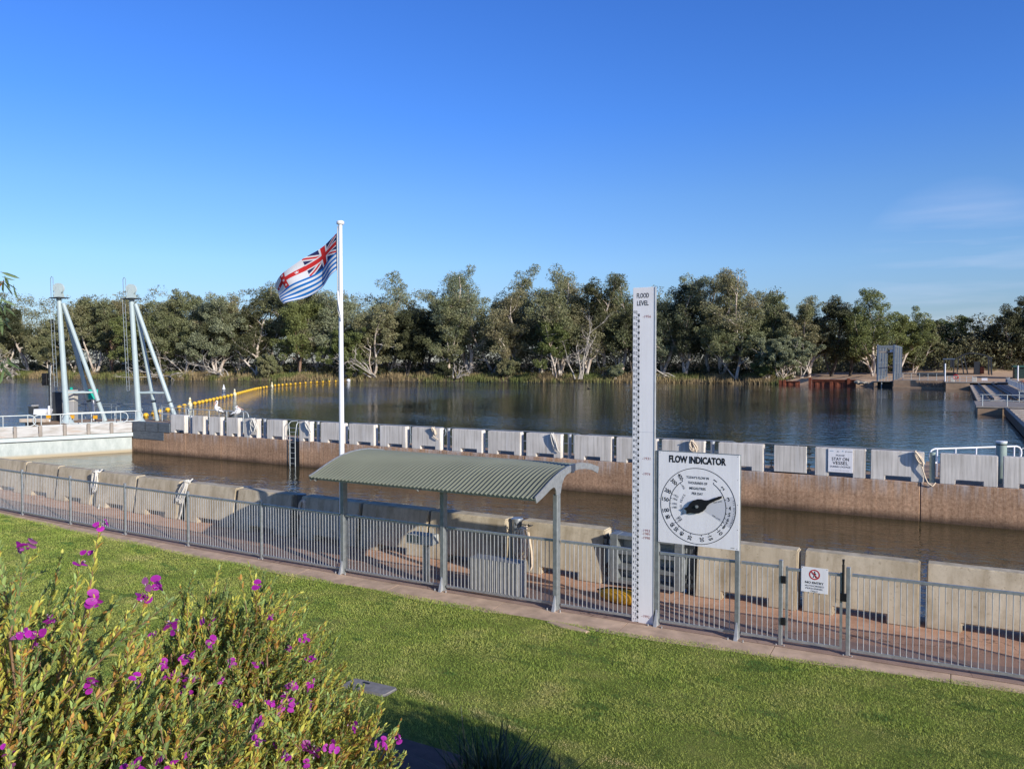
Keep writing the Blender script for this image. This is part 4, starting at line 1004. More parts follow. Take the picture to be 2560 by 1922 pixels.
kd = thing('shaded_kiosk_part', 'shaded left part of the cream kiosk behind the left mast, shade coloured in', 'cabinet', tuple(rd(-34.1,59.2,.1)))
cambox(MB(), -34.4,58.9,.1,-33.7,59.5,2.25).build('case', M['dark_steel'], kd, .02); cambox(MB(), -33.69,58.95,.2,-33.66,59.45,2.15).build('edge_strip', M['grey_cabinet'], kd)  # kiosk's shaded left part: its shade is put in as dark colour
sm = thing('signal_mast', 'dark signal mast with a black two lamp signal head at the far left', 'signal', tuple(rd(-34.55,58.9,.1)))
MB().tube([rd(-34.55,58.9,.1),rd(-34.55,58.9,4.3)], .10, 10).build('pole', M['dark_steel'], sm)
MB().tube([rd(-34.44,58.8,.9),rd(-34.44,58.8,4.2)], .03, 8).build('conduit', M['rail'], sm)
hd_ = cambox(MB(), -35.05,58.7,2.75,-34.66,59.1,3.65).build('signal_head', M['black'], sm, .03)
for z in (2.98,3.4): MB().tube([rd(-34.86,58.69,z),rd(-34.86,58.55,z)], .13, 14).build('lamp_hood', M['black'], hd_)
tm = thing('channel_marker', 'green triangular channel marker on a white post between the left mast legs', 'marker', tuple(rd(-31.7,59.6,.1)))
c = rd(-31.7,59.6,0); MB().tube([c+Vector((0,0,.1)),c+Vector((0,0,1.75))], .055, 8).build('post', M['white_paint'], tm)
n_ = Vector((-.55,-.84,0)); h_ = Vector((.84,-.55,0)); mb = MB(); vs = []
for l in (.32,-.32):
    for a_,z_ in ((-.34,1.70),(.34,1.70),(0,2.42)): vs.append(c+n_*l+h_*a_+Vector((0,0,z_)))
mb.add(vs, [(0,1,2),(5,4,3),(0,3,4,1),(1,4,5,2),(2,5,3,0)]); mb.build('triangle_prism', M['green'], tm)
dk = thing('timber_baulk', 'brown timber baulk lying behind the gate below the white machine', 'timber', tuple(rd(-35,57.6,.1))); cambox(MB(), -35.9,57.3,.1,-34.0,57.8,.36).build('baulk', M['sleeper'], dk, .02)

# ------------------------------------------------------------------ boom of buoys
BL = [(350,-67.0,47.5),(363,-67.8,48.4),(418,-73.7,55.2),(447,-77.1,59.3),(486,-82.1,65.4),(559,-93.3,79.4),(590,-100.9,88.3),(640,-117.2,107.3),(680,-130.3,124.8),(780,-143.0,149.2),(871,-147.5,168.5)]
def bpos(u):
    for (u0,x0,y0),(u1,x1,y1) in zip(BL, BL[1:]):
        if u0 <= u <= u1:
            d0 = bearing(u,1); dx, dy = x1-x0, y1-y0; den = d0.x*dy-d0.y*dx
            t = (x0*dy-y0*dx)/den; return d0.x*t, d0.y*t
    return BL[-1][1:]
cb = thing('boom_cable', 'thin cable threading the yellow buoys across the river', 'cable', (-100,88,-.7))
MB().tube([(x,y,-.68) for u,x,y in BL], .05, 6).build('cable', M['cable'], cb)
us = [363,383,399,418,447,460,486,497,505.5,515,524,533,542,550.5,559.8,568.9,577.5,590,595,600,605.5,611,616,621,626,631,636,640,645,650.7,658.8,666,687,696.4,705.7,715.8,726,738,750,763.5,776.6,791.9,807,823,839,856]
first = None
for u in us:
    x,y = bpos(u)
    if first is None:
        first = thing('boom_buoy', 'round yellow buoy strung along the boom cable across the river', 'buoy', (x,y,-.62), 'yellow buoys of the boom')
        MB().ball((0,0,0),.27,.27,.25,16,12).build('float', M['buoy'], first, local=True); MB().tube([(-.33,0,-.04),(.33,0,-.04)], .05, 8).build('collar', M['cable'], first, local=True)
    else: copy_tree(first, None, (x,y,-.62))
pf = None
for u,l in ((474,'pale tall marker buoy nearest the right mast leg on the boom'),(586,'pale tall marker buoy half way along the boom'),(679.6,'pale tall marker buoy near the far bend of the boom')):
    x,y = bpos(u)
    if pf is None:
        pf = thing('marker_buoy', l, 'buoy', (x,y,-.75), 'pale marker buoys of the boom')
        MB().tube([(0,0,-.1),(0,0,.28),(0,0,.36),(0,0,.8),(0,0,.98)], [.27,.27,.16,.13,.08], 14).build('float', plain('pale_yellow_plastic', (.72,.66,.42), .4, 0, .05), pf, local=True)
        MB().tube([(0,0,.6),(0,0,.7)], .155, 14).build('band', M['yellow'], pf, local=True)
    else: copy_tree(pf, None, (x,y,-.75), l)
x,y = bpos(871)
eb = thing('end_buoy', 'white round buoy at the far end of the boom', 'buoy', (x,y,-.6)); MB().ball((x,y,-.6),.55,.55,.45,16,10).build('float', M['white_paint'], eb); MB().tube([(x,y,-.2),(x,y,0)], .06, 8).build('ring', M['dark_steel'], eb)
p = bearing(559,146,-.8)
wb = thing('white_marker', 'small white pointed marker floating on the river beyond the boom', 'buoy', tuple(p)); MB().tube([p,p+Vector((0,0,.35)),p+Vector((0,0,.8)),p+Vector((0,0,1.15))], [.3,.28,.12,.05], 12).build('float', M['white_paint'], wb); MB().tube([p+Vector((0,0,.02)),p+Vector((0,0,.2))], .32, 12).build('band', M['dark_steel'], wb)

# ------------------------------------------------------------------ birds
def loft(mb, pts, rw, rh, side, n=14, mi=0):
    """one continuous skin through rings; side = horizontal unit vector across the body"""
    vs = []; k = len(pts)
    for i,p in enumerate(pts):
        p = Vector(p); t = (Vector(pts[min(i+1,k-1)])-Vector(pts[max(i-1,0)])).normalized(); up = side.cross(t).normalized()
        for j in range(n):
            a = 2*PI*j/n; vs.append(p+side*math.cos(a)*rw[i]+up*math.sin(a)*rh[i])
    fs = [(i*n+j,i*n+(j+1)%n,(i+1)*n+(j+1)%n,(i+1)*n+j) for i in range(k-1) for j in range(n)]
    fs += [tuple(range(n-1,-1,-1)), tuple(range((k-1)*n,k*n))]
    return mb.add(vs, fs, mi, True)
def smooth_path(pts, k=4):
    P = [Vector(p) for p in pts]; out = []
    for i in range(len(P)-1):
        p0, p1, p2, p3 = P[max(0,i-1)], P[i], P[i+1], P[min(len(P)-1,i+2)]
        for j in range(k):
            t = j/k; out.append(.5*((2*p1)+(-p0+p2)*t+(2*p0-5*p1+4*p2-p3)*t*t+(-p0+3*p1-3*p2+p3)*t**3))
    out.append(P[-1]); return out
def smooth_r(r, k=4): return [r[i]+(r[i+1]-r[i])*j/k for i in range(len(r)-1) for j in range(k)]+[r[-1]]
def pelican(label, base, fw, spine, bill, fold):
    b = Vector(base); f = Vector(fw).normalized(); side = f.cross(Vector((0,0,1))).normalized()
    t = thing('pelican', label, 'pelican', b, 'pelicans standing on the far blocks')
    q = lambda a, z, s=0.: b+f*a+Vector((0,0,z))+side*s
    P = [q(s[0],s[1]) for s in spine]
    mb = MB(); loft(mb, smooth_path(P), smooth_r([s[2] for s in spine]), smooth_r([s[3] for s in spine]), side); o = mb.build('body', M['feather_white'], t)
    for s_ in (-1,1):        # folded wing: black flight feathers below and behind, white coverts above
        wp_ = [q(a,z,s_*w) for a,z,w in fold]; mb = MB(); mid = [p_+side*s_*.012 for p_ in wp_]
        mb.add(wp_+[p_-side*s_*.03 for p_ in wp_], [tuple(range(len(wp_))),tuple(range(2*len(wp_)-1,len(wp_)-1,-1))]+[(i,(i+1)%len(wp_),len(wp_)+(i+1)%len(wp_),len(wp_)+i) for i in range(len(wp_))])
        mb.build('wing', M['feather_black'], t)
        mb = MB(); c_ = [(a*.50+fold[0][0]*.50-.06, z*.50+fold[0][1]*.50-.07, w+.014) for a,z,w in fold]
        mb.add([q(a,z,s_*w) for a,z,w in c_], [tuple(range(len(c_)))]); mb.build('wing_covert', M['feather_white'], t)
        MB().tube([q(-.02,.30,s_*.07),q(-.0,.14,s_*.075),q(.0,.02,s_*.075)], [.022,.012,.012], 8).build('leg', M['grey_cabinet'], t)
        mb = MB(); z_ = .012; mb.add([q(-.02,z_,s_*.075),q(.09,z_,s_*.075-.035),q(.11,z_,s_*.075),q(.09,z_,s_*.075+.035)], [(0,1,2,3)]); mb.build('foot', M['grey_cabinet'], t)
    BP = [q(s[0],s[1]) for s in bill]; mb = MB(); loft(mb, smooth_path(BP), smooth_r([s[2] for s in bill]), smooth_r([s[3] for s in bill]), side, 10); mb.build('bill', M['bill'], t)
    hp = P[-1]; mb = MB()
    for s_ in (-1,1): mb.ball(hp+side*s_*spine[-1][2]*.9+Vector((0,0,.0)), .012, .012, .012, 8, 6)
    mb.build('eye', M['black'], t); return t
bt = 1.125
pelican('pelican standing upright with raised head and its bill hanging down', (-39.45,33.2,bt), tuple(-RT*.95-FW*.3),
    [(-.36,.22,.02,.015),(-.28,.28,.08,.06),(-.10,.38,.135,.13),(.06,.48,.15,.17),(.15,.57,.12,.15),(.17,.67,.07,.085),(.13,.77,.045,.05),(.10,.86,.04,.042),(.10,.93,.04,.045),(.13,.975,.05,.045),(.17,.97,.035,.03)],
    [(.155,.985,.03,.022),(.20,.93,.028,.025),(.225,.82,.024,.03),(.225,.68,.018,.022),(.215,.60,.01,.01)],
    [(.10,.56,.14),(.02,.36,.155),(-.14,.24,.13),(-.34,.16,.07),(-.42,.17,.04),(-.36,.28,.06),(-.22,.42,.11),(-.05,.54,.13)])
pelican('pelican hunched with its long pink bill pointing right', (-37.95,33.2,bt), tuple(RT*.97-FW*.2),
    [(-.42,.13,.02,.015),(-.34,.18,.08,.05),(-.16,.28,.14,.12),(.04,.36,.155,.16),(.17,.43,.13,.15),(.16,.53,.08,.09),(.05,.56,.055,.06),(-.02,.62,.05,.05),(.03,.68,.052,.05),(.10,.67,.05,.045)],
    [(.10,.665,.035,.035),(.22,.60,.03,.032),(.36,.53,.026,.028),(.50,.48,.012,.012)],
    [(.14,.42,.14),(.05,.26,.155),(-.14,.17,.13),(-.36,.05,.07),(-.46,.03,.04),(-.42,.16,.06),(-.26,.34,.11),(-.04,.46,.13)])
p = bearing(1472,120,1.0); p.z = 4.49-(973-905)/FPX*120
du = thing('flying_duck', 'tiny dark duck flying low over the river', 'bird', p); mb = MB()
loft(mb, [p+RT*a+Vector((0,0,z)) for a,z in ((-.3,-.02),(-.18,0),(.0,.0),(.15,.02),(.24,.05),(.32,.06),(.4,.05))], [.02,.07,.1,.08,.04,.045,.015], [.02,.07,.1,.08,.04,.045,.015], FW, 10); mb.build('body', M['feather_black'], du)
for s_ in (-1,1):
    mb = MB(); mb.add([p+RT*.1+FW*s_*.08,p-RT*.1+FW*s_*.08,p-RT*.22+FW*s_*.36+Vector((0,0,.16)),p-RT*.1+FW*s_*.5+Vector((0,0,.3))], [(0,1,2,3)]); mb.build('wing', M['feather_black'], du)

# ------------------------------------------------------------------ weir at the right
wr = thing('weir', 'long weir running to the far bank with rail beams, cross sleepers and concrete piers', 'weir', (4,100,-2))
def pier(y0, y1, x0, x1, ztop, nose=1.2):
    return MB().prism([(x0,y0),(x1,y0),(x1,y1),(x0,y1),(x0-nose*.0,(y0+y1)/2)], -3, ztop, axis='z').build('pier', M['conc_bank'], wr, .05)
pier(92.5,104.5,1.75,9,-.12)
MB().prism([(1.65,92.4),(9.1,92.4),(9.1,104.6),(1.65,104.6)], -.118, .04, axis='z').build('pier_deck', M['conc_grey'], wr, .02)
y = 44.
while y < 91: pier(y, y+1.3, 4.25, 9.5, -.75); y += 5.4
y = 110.
while y < 176: pier(y, y+1.6, 2.3, 9.5, -.45); y += 7.0
MB().box(4.05,40,-.72,4.38,92.35,-.02).build('girder', M['dark_steel'], wr, .02)
MB().box(5.9,40,-.55,6.2,92.35,-.1).build('girder', M['dark_steel'], wr, .02)
MB().box(2.05,104.65,-.6,2.35,177,-.12).build('girder', M['dark_steel'], wr, .02)
MB().box(2.05,104.65,-1.6,2.2,177,-.62).build('face_plate', M['dark_steel'], wr)
for x in (3.5,5.75):
    MB().box(x-.14,104.65,.12,x+.14,236,.42).build('rail_beam', M['dark_steel'], wr, .02)
k = 0; y = 106.
while y < 177:
    MB().box(2.0,y,-.15,5.6,y+1.9,.115).build('sleeper', M['sleeper'], wr, .03); y += 5.6
y = 46.
while y < 92:
    MB().box(4.4,y,-.35,9,y+1.0,-.05).build('sleeper', M['sleeper'], wr, .03); y += 3.6
MB().box(6.35,104.65,.05,8.3,182,.22).build('walkway', M['conc_grey'], wr, .02)
handrail('grey two rail handrail on the weir pier deck', [(2.0,93.0,.04),(9,93.0,.04)], 1.15, 'rail', .05, post_gap=2.1, loop=False, group='handrails on the weir')
handrail('grey handrail on the far edge of the weir pier deck', [(5.9,104.3,.04),(9,104.3,.04)], 1.15, 'rail', .05, post_gap=1.6, loop=False, group='handrails on the weir')
wf = thing('walkway_fence', 'pale mesh fence panels along the weir walkway', 'fence', (8.35,140,.22))
y = 107.
while y < 180:
    p_ = MB().box(8.32,y+.25,.34,8.36,y+3.2,1.22).build('panel', M['sign_white'], wf)
    mb = MB()
    for yy in (y+.0,): mb.box(8.28,yy,.22,8.38,yy+.1,1.45)
    mb.build('post', M['rail'], wf); y += 3.5
MB().tube([(8.33,107,1.45),(8.33,182,1.45)], .05, 6).build('top_rail', M['rail'], wf)
for x,y,h,l in ((-2.2,178.2,3.6,'white post standing on the concrete abutment'),(10.4,186,3.2,'white post beside the walkway fence near the right edge')):
    t = thing('white_post', l, 'post', (x,y,.6)); MB().tube([(x,y,.55),(x,y,.6+h)], .13, 10).build('post', M['white_paint'], t); MB().box(x-.22,y-.22,.55,x+.22,y+.22,.66).build('base', M['conc_grey'], t)
# far abutment and lock-side concrete
ab = thing('weir_abutment', 'tan concrete abutment block where the weir meets the far bank', 'abutment', (0,178,-2))
MB().box(-2.05,176.6,-3,2.0,182,.42).build('block', M['conc_bank'], ab, .05); MB().box(-2.15,176.5,.422,9.4,183,.60).build('slab', M['conc_grey'], ab, .02)
bw = thing('bank_wall', 'long tan concrete bank wall between the steel frame tower and the abutment', 'wall', (-6,183,-2))
mb = MB(); mb.prism([(-11.6,180.6),(-2.07,179.6),(-2.07,188),(-11.6,190)], -3, .75, axis='z'); mb.build('wall', M['conc_bank'], bw, .05)
MB().prism([(-11.7,180.1),(-2.07,179.1),(-2.07,179.59),(-11.6,180.59)], -3, -.55, axis='z').build('footing', M['conc_bank'], bw, .03)
mb = MB()
for i in range(9):
    f = .50+i*.055; x = -11.6+9.53*f; y = 180.45-1*f; mb.box(x-.06,y-.12,-.9,x+.06,y+.05,.5)
mb.build('timber_fender', M['bark'], bw)
mf = thing('mesh_fence', 'grey wire mesh fence standing along the bank wall', 'fence', (-6,184,.75))
A_ = Vector((-11.4,181.2,.75)); B_ = Vector((-2.2,180.3,.75))
for i in range(7): p = A_+(B_-A_)*(i/6); MB().cyl(p,p+Vector((0,0,1.5)),.05,n=6).build('post', M['rail'], mf)
mb = MB()
for i in range(60): p = A_+(B_-A_)*((i+.5)/60); mb.bar(p+Vector((0,0,.05)),p+Vector((0,0,1.42)),.028,.028)
mb.build('mesh', M['galv_dull'], mf)
MB().tube([A_+Vector((0,0,1.45)),B_+Vector((0,0,1.45))], .05, 6).build('rail', M['rail'], mf); MB().tube([A_+Vector((0,0,.1)),B_+Vector((0,0,.1))], .04, 6).build('rail', M['rail'], mf)
handrail('white handrail round the abutment slab', [(-1.9,177,.6),(2.6,177,.6)], 1.15, 'rail', .045, post_gap=1.1, loop=False, group='handrails at the far abutment')
for i,(x,l) in enumerate(((-.9,'cream utility box at the left of the abutment rail'),(2.9,'cream utility box beside the rail beams'),(8.4,'pale meter box on the abutment behind the walkway fence'))):
    t = thing('utility_box', l, 'box', (x,179.5,.6)); MB().box(x-.35,179.2,.6,x+.35,179.8,1.55).build('case', M['cream' if i < 2 else 'grey_cabinet'], t, .03); MB().box(x-.4,179.15,1.552,x+.4,179.85,1.62).build('lid', M['conc_grey'], t)
rl = thing('lifebuoy_stand', 'red lifebuoy on a short stand behind the abutment rail', 'lifebuoy', (-.35,178.0,.6)); MB().tube([(-.35,178,.6),(-.35,178,1.9)], .06, 8).build('stand', M['rail'], rl)
MB().tube([(-.35+.42*math.cos(a),177.9,1.55+.42*math.sin(a)) for a in np.linspace(0,2*PI,21)], .11, 8, caps=False).build('ring', M['red'], rl)
r2 = thing('lifebuoy', 'red lifebuoy hung on the pier rail at the right frame edge', 'lifebuoy', (8.1,97.,1)); MB().tube([(7.7+.42*math.cos(a),97.0,.75+.42*math.sin(a)) for a in np.linspace(0,2*PI,21)], .1, 8, caps=False).build('ring', M['red'], r2); MB().tube([(7.7,97.05,.04),(7.7,97.05,1.2)], .05, 8).build('stand', M['rail'], r2)
ws = thing('small_white_sign', 'small white notice board between the rail beams on the abutment', 'sign', (4.6,181,.6)); MB().box(4.1,181,.85,5.1,181.05,1.35).build('board', M['sign_white'], ws)
for x in (4.2,5.0): MB().tube([(x,181.08,.6),(x,181.08,1.3)], .03, 6).build('leg', M['rail'], ws)

# steel stop frame tower
tw = thing('steel_frame_tower', 'tall blue grey steel frame of two rows of columns over a dark boat opening', 'tower', (-13.5,187,.4))
for xi,nm in ((-15.1,'l'),(-11.95,'r')):
    for i in range(7):
        y = 187+i*4.2; h = 8.2-.0*i
        MB().box(xi-.17,y-.17,.3,xi+.17,y+.17,h).build('column', M['galv_dull' if i%2 else 'blue_steel'], tw, .02)
    MB().box(xi-.1,187.2,7.75,xi+.1,212.2,8.1).build('side_beam', M['blue_steel'], tw); MB().box(xi-.06,187.2,4.2,xi+.06,212.2,4.4).build('side_beam', M['blue_steel'], tw)
    for i in range(3): MB().bar((xi,191+i*7,.5),(xi,195+i*7,7.6),.14,.14).build('brace', M['galv_dull'], tw)
MB().box(-14.92,186.85,7.5,-12.13,187.15,8.05).build('cross_beam', M['galv_dull'], tw, .02)
MB().box(-14.92,187.3,6.45,-12.13,187.55,6.85).build('hoist_beam', M['conc_grey'], tw, .02)
MB().box(-12.75,187.05,6.6,-12.2,187.28,7.1).build('hoist_box', M['white_paint'], tw, .02)
MB().box(-14.92,212,7.5,-12.13,212.3,8.05).build('cross_beam', M['galv_dull'], tw, .02)
MB().box(-15.5,185.6,.28,-11.6,188.6,.42).build('platform', M['conc_grey'], tw, .02)
mb = MB()
for x in (-14.8,-14.2,-13.6,-13.0,-12.4): mb.cyl((x,185.7,.42),(x,185.7,1.5),.04,n=6)
for z in (.95,1.5): mb.cyl((-14.8,185.7,z),(-12.4,185.7,z),.04,n=6)
mb.build('platform_rail', M['rail'], tw)
oc = thing('boat_opening', 'concrete sides and dark mouth of the boat opening under the frame tower', 'culvert', (-13.5,186,-1))
MB().box(-15.7,185.8,-3,-15.05,189,.275).build('side_wall', M['conc_bank'], oc, .03); MB().box(-12.15,185.8,-3,-11.3,189,.275).build('side_wall', M['conc_bank'], oc, .03)
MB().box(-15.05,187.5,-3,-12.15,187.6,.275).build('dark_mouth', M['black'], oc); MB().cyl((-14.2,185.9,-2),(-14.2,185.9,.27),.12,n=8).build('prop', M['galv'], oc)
# rusted sheet piling
sp = thing('sheet_pile_wall', 'rust red steel sheet pile wall along the far bank with upright posts', 'retaining wall', (-27,191,-1))
def pile(x0,y0,x1,y1,z1):
    n = max(6, int(math.hypot(x1-x0,y1-y0)/.35)); dx, dy = (x1-x0), (y1-y0); L = math.hypot(dx,dy); nx, ny = -dy/L, dx/L
    if ny > 0: nx, ny = -nx, -ny
    pts = []
    for i in range(n+1):
        f = i/n; o = .12 if (i//2)%2 else 0; pts.append((x0+dx*f+nx*o, y0+dy*f+ny*o))
    mb = MB(); vs = [(a,b,-3) for a,b in pts]+[(a,b,z1) for a,b in pts]; k = n+1
    mb.add(vs, [(i,i+1,k+i+1,k+i) for i in range(n)]); mb.build('sheet', M['rust'], sp)
    MB().bar((x0,y0-.12,z1),(x1,y1-.12,z1),.35,.16).build('capping', M['rust'], sp); MB().bar((x0,y0-.16,z1*.3),(x1,y1-.16,z1*.3),.18,.14).build('waler', M['rust'], sp)
pile(-28.6,188.0,-19.4,187.6,.55); pile(-36.5,191.9,-31.8,191.7,.0)
for x,y,h in ((-29.0,188.0,1.0),(-20.9,187.6,.9),(-36.2,191.8,.3),(-35.3,191.8,.3),(-24.5,187.7,.2)): MB().box(x-.3,y-.35,-3,x+.3,y+.05,h).build('post', M['rust'], sp, .02)
q = random.Random(5)
def rock_pile(label, pts, mat_, z0, grp):
    for i,(x,y,r) in enumerate(pts):
        t = thing('rock', label, 'rock', (x,y,z0), grp); mb = MB(); mb.ball((x,y,z0+r*.35+q.uniform(0,.4)),r*q.uniform(.8,1.3),r,r*q.uniform(.6,.9),8,6)
        mb.v = [(v[0]+q.uniform(-.12,.12)*r,v[1]+q.uniform(-.12,.12)*r,v[2]+q.uniform(-.12,.12)*r) for v in mb.v]; mb.sm = [False]*len(mb.sm); mb.build('stone', M[mat_], t)
rock_pile('pale angular rock in the pile beside the rusted sheet piling', [(-19.3+i*.30+q.uniform(-.2,.2),187.0+q.uniform(-1.,.8),q.uniform(.28,.55)) for i in range(13)], 'stone', -.4, 'pale rocks by the frame tower')
rock_pile('red brown rock on the bank at the right edge beyond the walkway fence', [(10.6+(i%6)*.75+q.uniform(-.2,.2),172+(i//6)*2.2,q.uniform(.4,.7)) for i in range(18)], 'redrock', .2, 'red rocks by the walkway')
lg = thing('driftwood_log', 'bleached log lying against the rusted sheet piling', 'log', (-26,189,-.6)); MB().tube([(-27.4,188.6,-.3),(-26.9,188.7,-.62),(-24.9,188.2,-.7)], [.12,.13,.08], 8).build('log', M['dead'], lg)
# dark crane gantry behind the weir
cg = thing('crane_gantry', 'dark arched crane gantry on diagonal legs standing on the rail beams', 'crane', (3.2,226,.6))
ap = [(-.6,5.2),(.8,6.2),(2.4,6.7),(4.2,6.6),(5.8,6.1),(7.3,5.4)]
for yy in (224,228):
    for (a,b) in zip(ap, ap[1:]): MB().bar((a[0],yy,a[1]),(b[0],yy,b[1]),.28,.26).build('arch_beam', M['dark_steel'], cg)
    for a,b in (((-.2,.8),(.1,5.4)),((1.4,.8),(.6,6.0)),((2.3,.8),(1.2,6.2)),((6.6,.8),(6.5,5.8)),((7.2,.8),(7.0,5.5))): MB().bar((a[0],yy,a[1]),(b[0],yy,b[1]),.26,.26).build('leg', M['dark_steel'], cg)
for x,z in ap: MB().bar((x,224,z),(x,228,z),.14,.14).build('cross_tie', M['dark_steel'], cg)
MB().box(3.4,224.5,.9,4.7,227.5,4.6).build('winch_house', M['dark_steel'], cg, .05); MB().box(4.72,224.6,1.6,5.6,227,3.3).build('gearbox', M['rust'], cg, .05); MB().box(2.5,224.5,.7,6.0,227.5,1.3).build('bogie', M['black'], cg, .05)
fr = thing('portal_frame', 'small dark portal frame left of the crane gantry', 'frame', (-2,222,.7))
for x in (-3.0,-.9): MB().box(x-.14,221.9,.7,x+.14,222.1,5.1).build('leg', M['dark_steel'], fr); MB().bar((x,222,.8),(x+.8,222,2.0),.08,.08).build('brace', M['galv_dull'], fr)
MB().box(-3.25,221.85,5.1,-.65,222.15,5.4).build('beam', M['blue_steel'], fr); MB().box(-1.7,221.95,3.2,-1.04,222.05,5.09).build('panel', M['dark_steel'], fr)
dm = thing('dark_trailer', 'long low dark equipment trailer behind the bank wall', 'trailer', (-2.5,214,.9)); MB().box(-8.6,213,1.15,-.3,215,2.0).build('bed', M['black'], dm, .05)
for x in (-7.5,-6.4,-1.6,-.7): MB().tube([(x,212.8,.9),(x,213.1,.9)], .42, 14).build('wheel', M['dark_steel'], dm)
gb_ = thing('green_shed', 'low dark green shed at the right edge of the far bank', 'shed', (15,205,.8))
MB().box(10.8,204,.8,20,211,3.35).build('wall', M['deep_green'], gb_, .03); MB().box(10.5,203.6,3.352,20.3,211.4,3.75).build('roof', plain('green_roof_sheet', (.05,.13,.10), .45), gb_, .03)
MB().box(14.6,203.94,1.3,18.5,203.99,2.9).build('door', M['dark_steel'], gb_)

# ------------------------------------------------------------------ trees of the far bank
def unit(v): return v/np.maximum(np.linalg.norm(v, axis=-1, keepdims=True), 1e-9)
def leaf_cards(r, cen, rad, per, size, droop=.55, flat=.8):
    """many small leaf sprays spread through foliage clumps -> triangles"""
    n = len(cen)*per
    c = np.repeat(cen, per, 0); R = np.repeat(rad, per)
    d = unit(r.normal(size=(n,3))); q = r.uniform(.25,1,(n,1))**.55
    P = c+d*q*R[:,None]*np.array([1,1,flat])
    a = unit(r.normal(size=(n,3))*np.array([1,1,.7])-np.array([0,0,droop])); b = unit(np.cross(a, r.normal(size=(n,3))))
    L = size*r.uniform(.55,1.25,(n,1)); Wd = L*r.uniform(.30,.5,(n,1))
    V = np.empty((n,3,3)); V[:,0] = P-a*L*.5+b*Wd*.5; V[:,1] = P-a*L*.45-b*Wd*.5; V[:,2] = P+a*L*.55
    return V.reshape(-1,3), np.arange(3*n).reshape(-1,3)
def gum(label, u, vtop, off, trunk='pale_trunk', leaf='gum_leaf', w=1., lean=0., forks=3, dens=1., cb=.19, name='gum_tree', group='river gums on the far bank', leafless=.0):
    w = w*1.22; d = bank_at(u)+off; base = bearing(u, d); seed = int(u*7+off*13); r = np.random.default_rng(seed); q = random.Random(seed)
    zb = .2+min(.7,off*.07); H = 4.49+(905-vtop)/FPX*d-zb
    t = thing(name, label, 'tree', (base.x,base.y,zb), group)
    mb = MB(); cen = []; rad = []
    def grow(p, dr, L, r0, level, seg):
        pts = [p]; rs = [r0]; dcur = dr.copy()
        for i in range(seg):
            j = .16 if level == 0 else .30
            dcur = unit(dcur+r.normal(size=3)*j*np.array([1,1,.5])+np.array([0,0,.10 if level < 2 else -.02]))
            pts.append(pts[-1]+dcur*L/seg); rs.append(r0*(1-.78*(i+1)/seg))
        mb.tube([tuple(x) for x in pts], rs, 7 if level == 0 else 5 if level == 1 else 4, caps=False)
        if level == 0:
            for k in range(q.randint(9,11)):
                f = cb+(1.02-cb)*(k+q.random()*.6)/11; f = min(.96,f); i = int(f*seg); pp = pts[i]+(pts[min(seg,i+1)]-pts[i])*(f*seg-i)
                az = q.uniform(0,2*PI); el = q.uniform(.25,.9)
                grow(pp, np.array([math.cos(az)*math.cos(el),math.sin(az)*math.cos(el),math.sin(el)]), H*q.uniform(.19,.33)*w*(1.18-.55*f), rs[i]*.62, 1, 5)
            cen.append(pts[-1]); rad.append(H*.07); cen.append(pts[-2]); rad.append(H*.075); cen.append(pts[-3]+r.normal(size=3)*H*.03); rad.append(H*.07)
        elif level == 1:
            for k in range(q.randint(2,4)):
                i = q.randint(2,seg); az = q.uniform(0,2*PI); el = q.uniform(-.1,.9)
                grow(pts[i], unit(dcur*.7+np.array([math.cos(az)*math.cos(el),math.sin(az)*math.cos(el),math.sin(el)])), H*q.uniform(.06,.13)*w, rs[i]*.6, 2, 3)
            cen.append(pts[-1]); rad.append(H*q.uniform(.045,.075)); cen.append(pts[3]); rad.append(H*q.uniform(.035,.055))
        else:
            cen.append(pts[-1]); rad.append(H*q.uniform(.035,.065))
    br = H*.0165
    for k in range(forks):
        az = 2*PI*k/forks+q.uniform(-.6,.6); tilt = q.uniform(.14,.38)*w if forks > 1 else .06
        dr = unit(np.array([math.cos(az)*tilt,math.sin(az)*tilt,1.])+np.array([RT.x,RT.y,0])*lean)
        grow(np.array([q.uniform(-.3,.3)*forks*.3,q.uniform(-.3,.3)*forks*.3,-.4]), dr, H*(1. if k == 0 else q.uniform(.68,.95))*1.0, br*(1.25 if k == 0 else q.uniform(.6,1.)), 0, 9)
    # rescale so the top meets the surveyed height
    cen = np.array(cen); rad = np.array(rad); top_ = (cen[:,2]+rad*.8).max(); s_ = H/top_
    mb.v = [(a,b,c*s_) for a,b,c in mb.v]; cen[:,2] *= s_
    mb.build('trunk', M[trunk], t, local=True)
    if leafless:
        keep = r.random(len(cen)) > leafless; cen, rad = cen[keep], rad[keep]
    if len(cen):
        V, T = leaf_cards(r, cen, rad*1.22, max(20,int(190*dens)), max(.36, d*.0024))
        np_mesh('crown', V, T, M[leaf], parent=t)
    return t
S_ = 1.1573
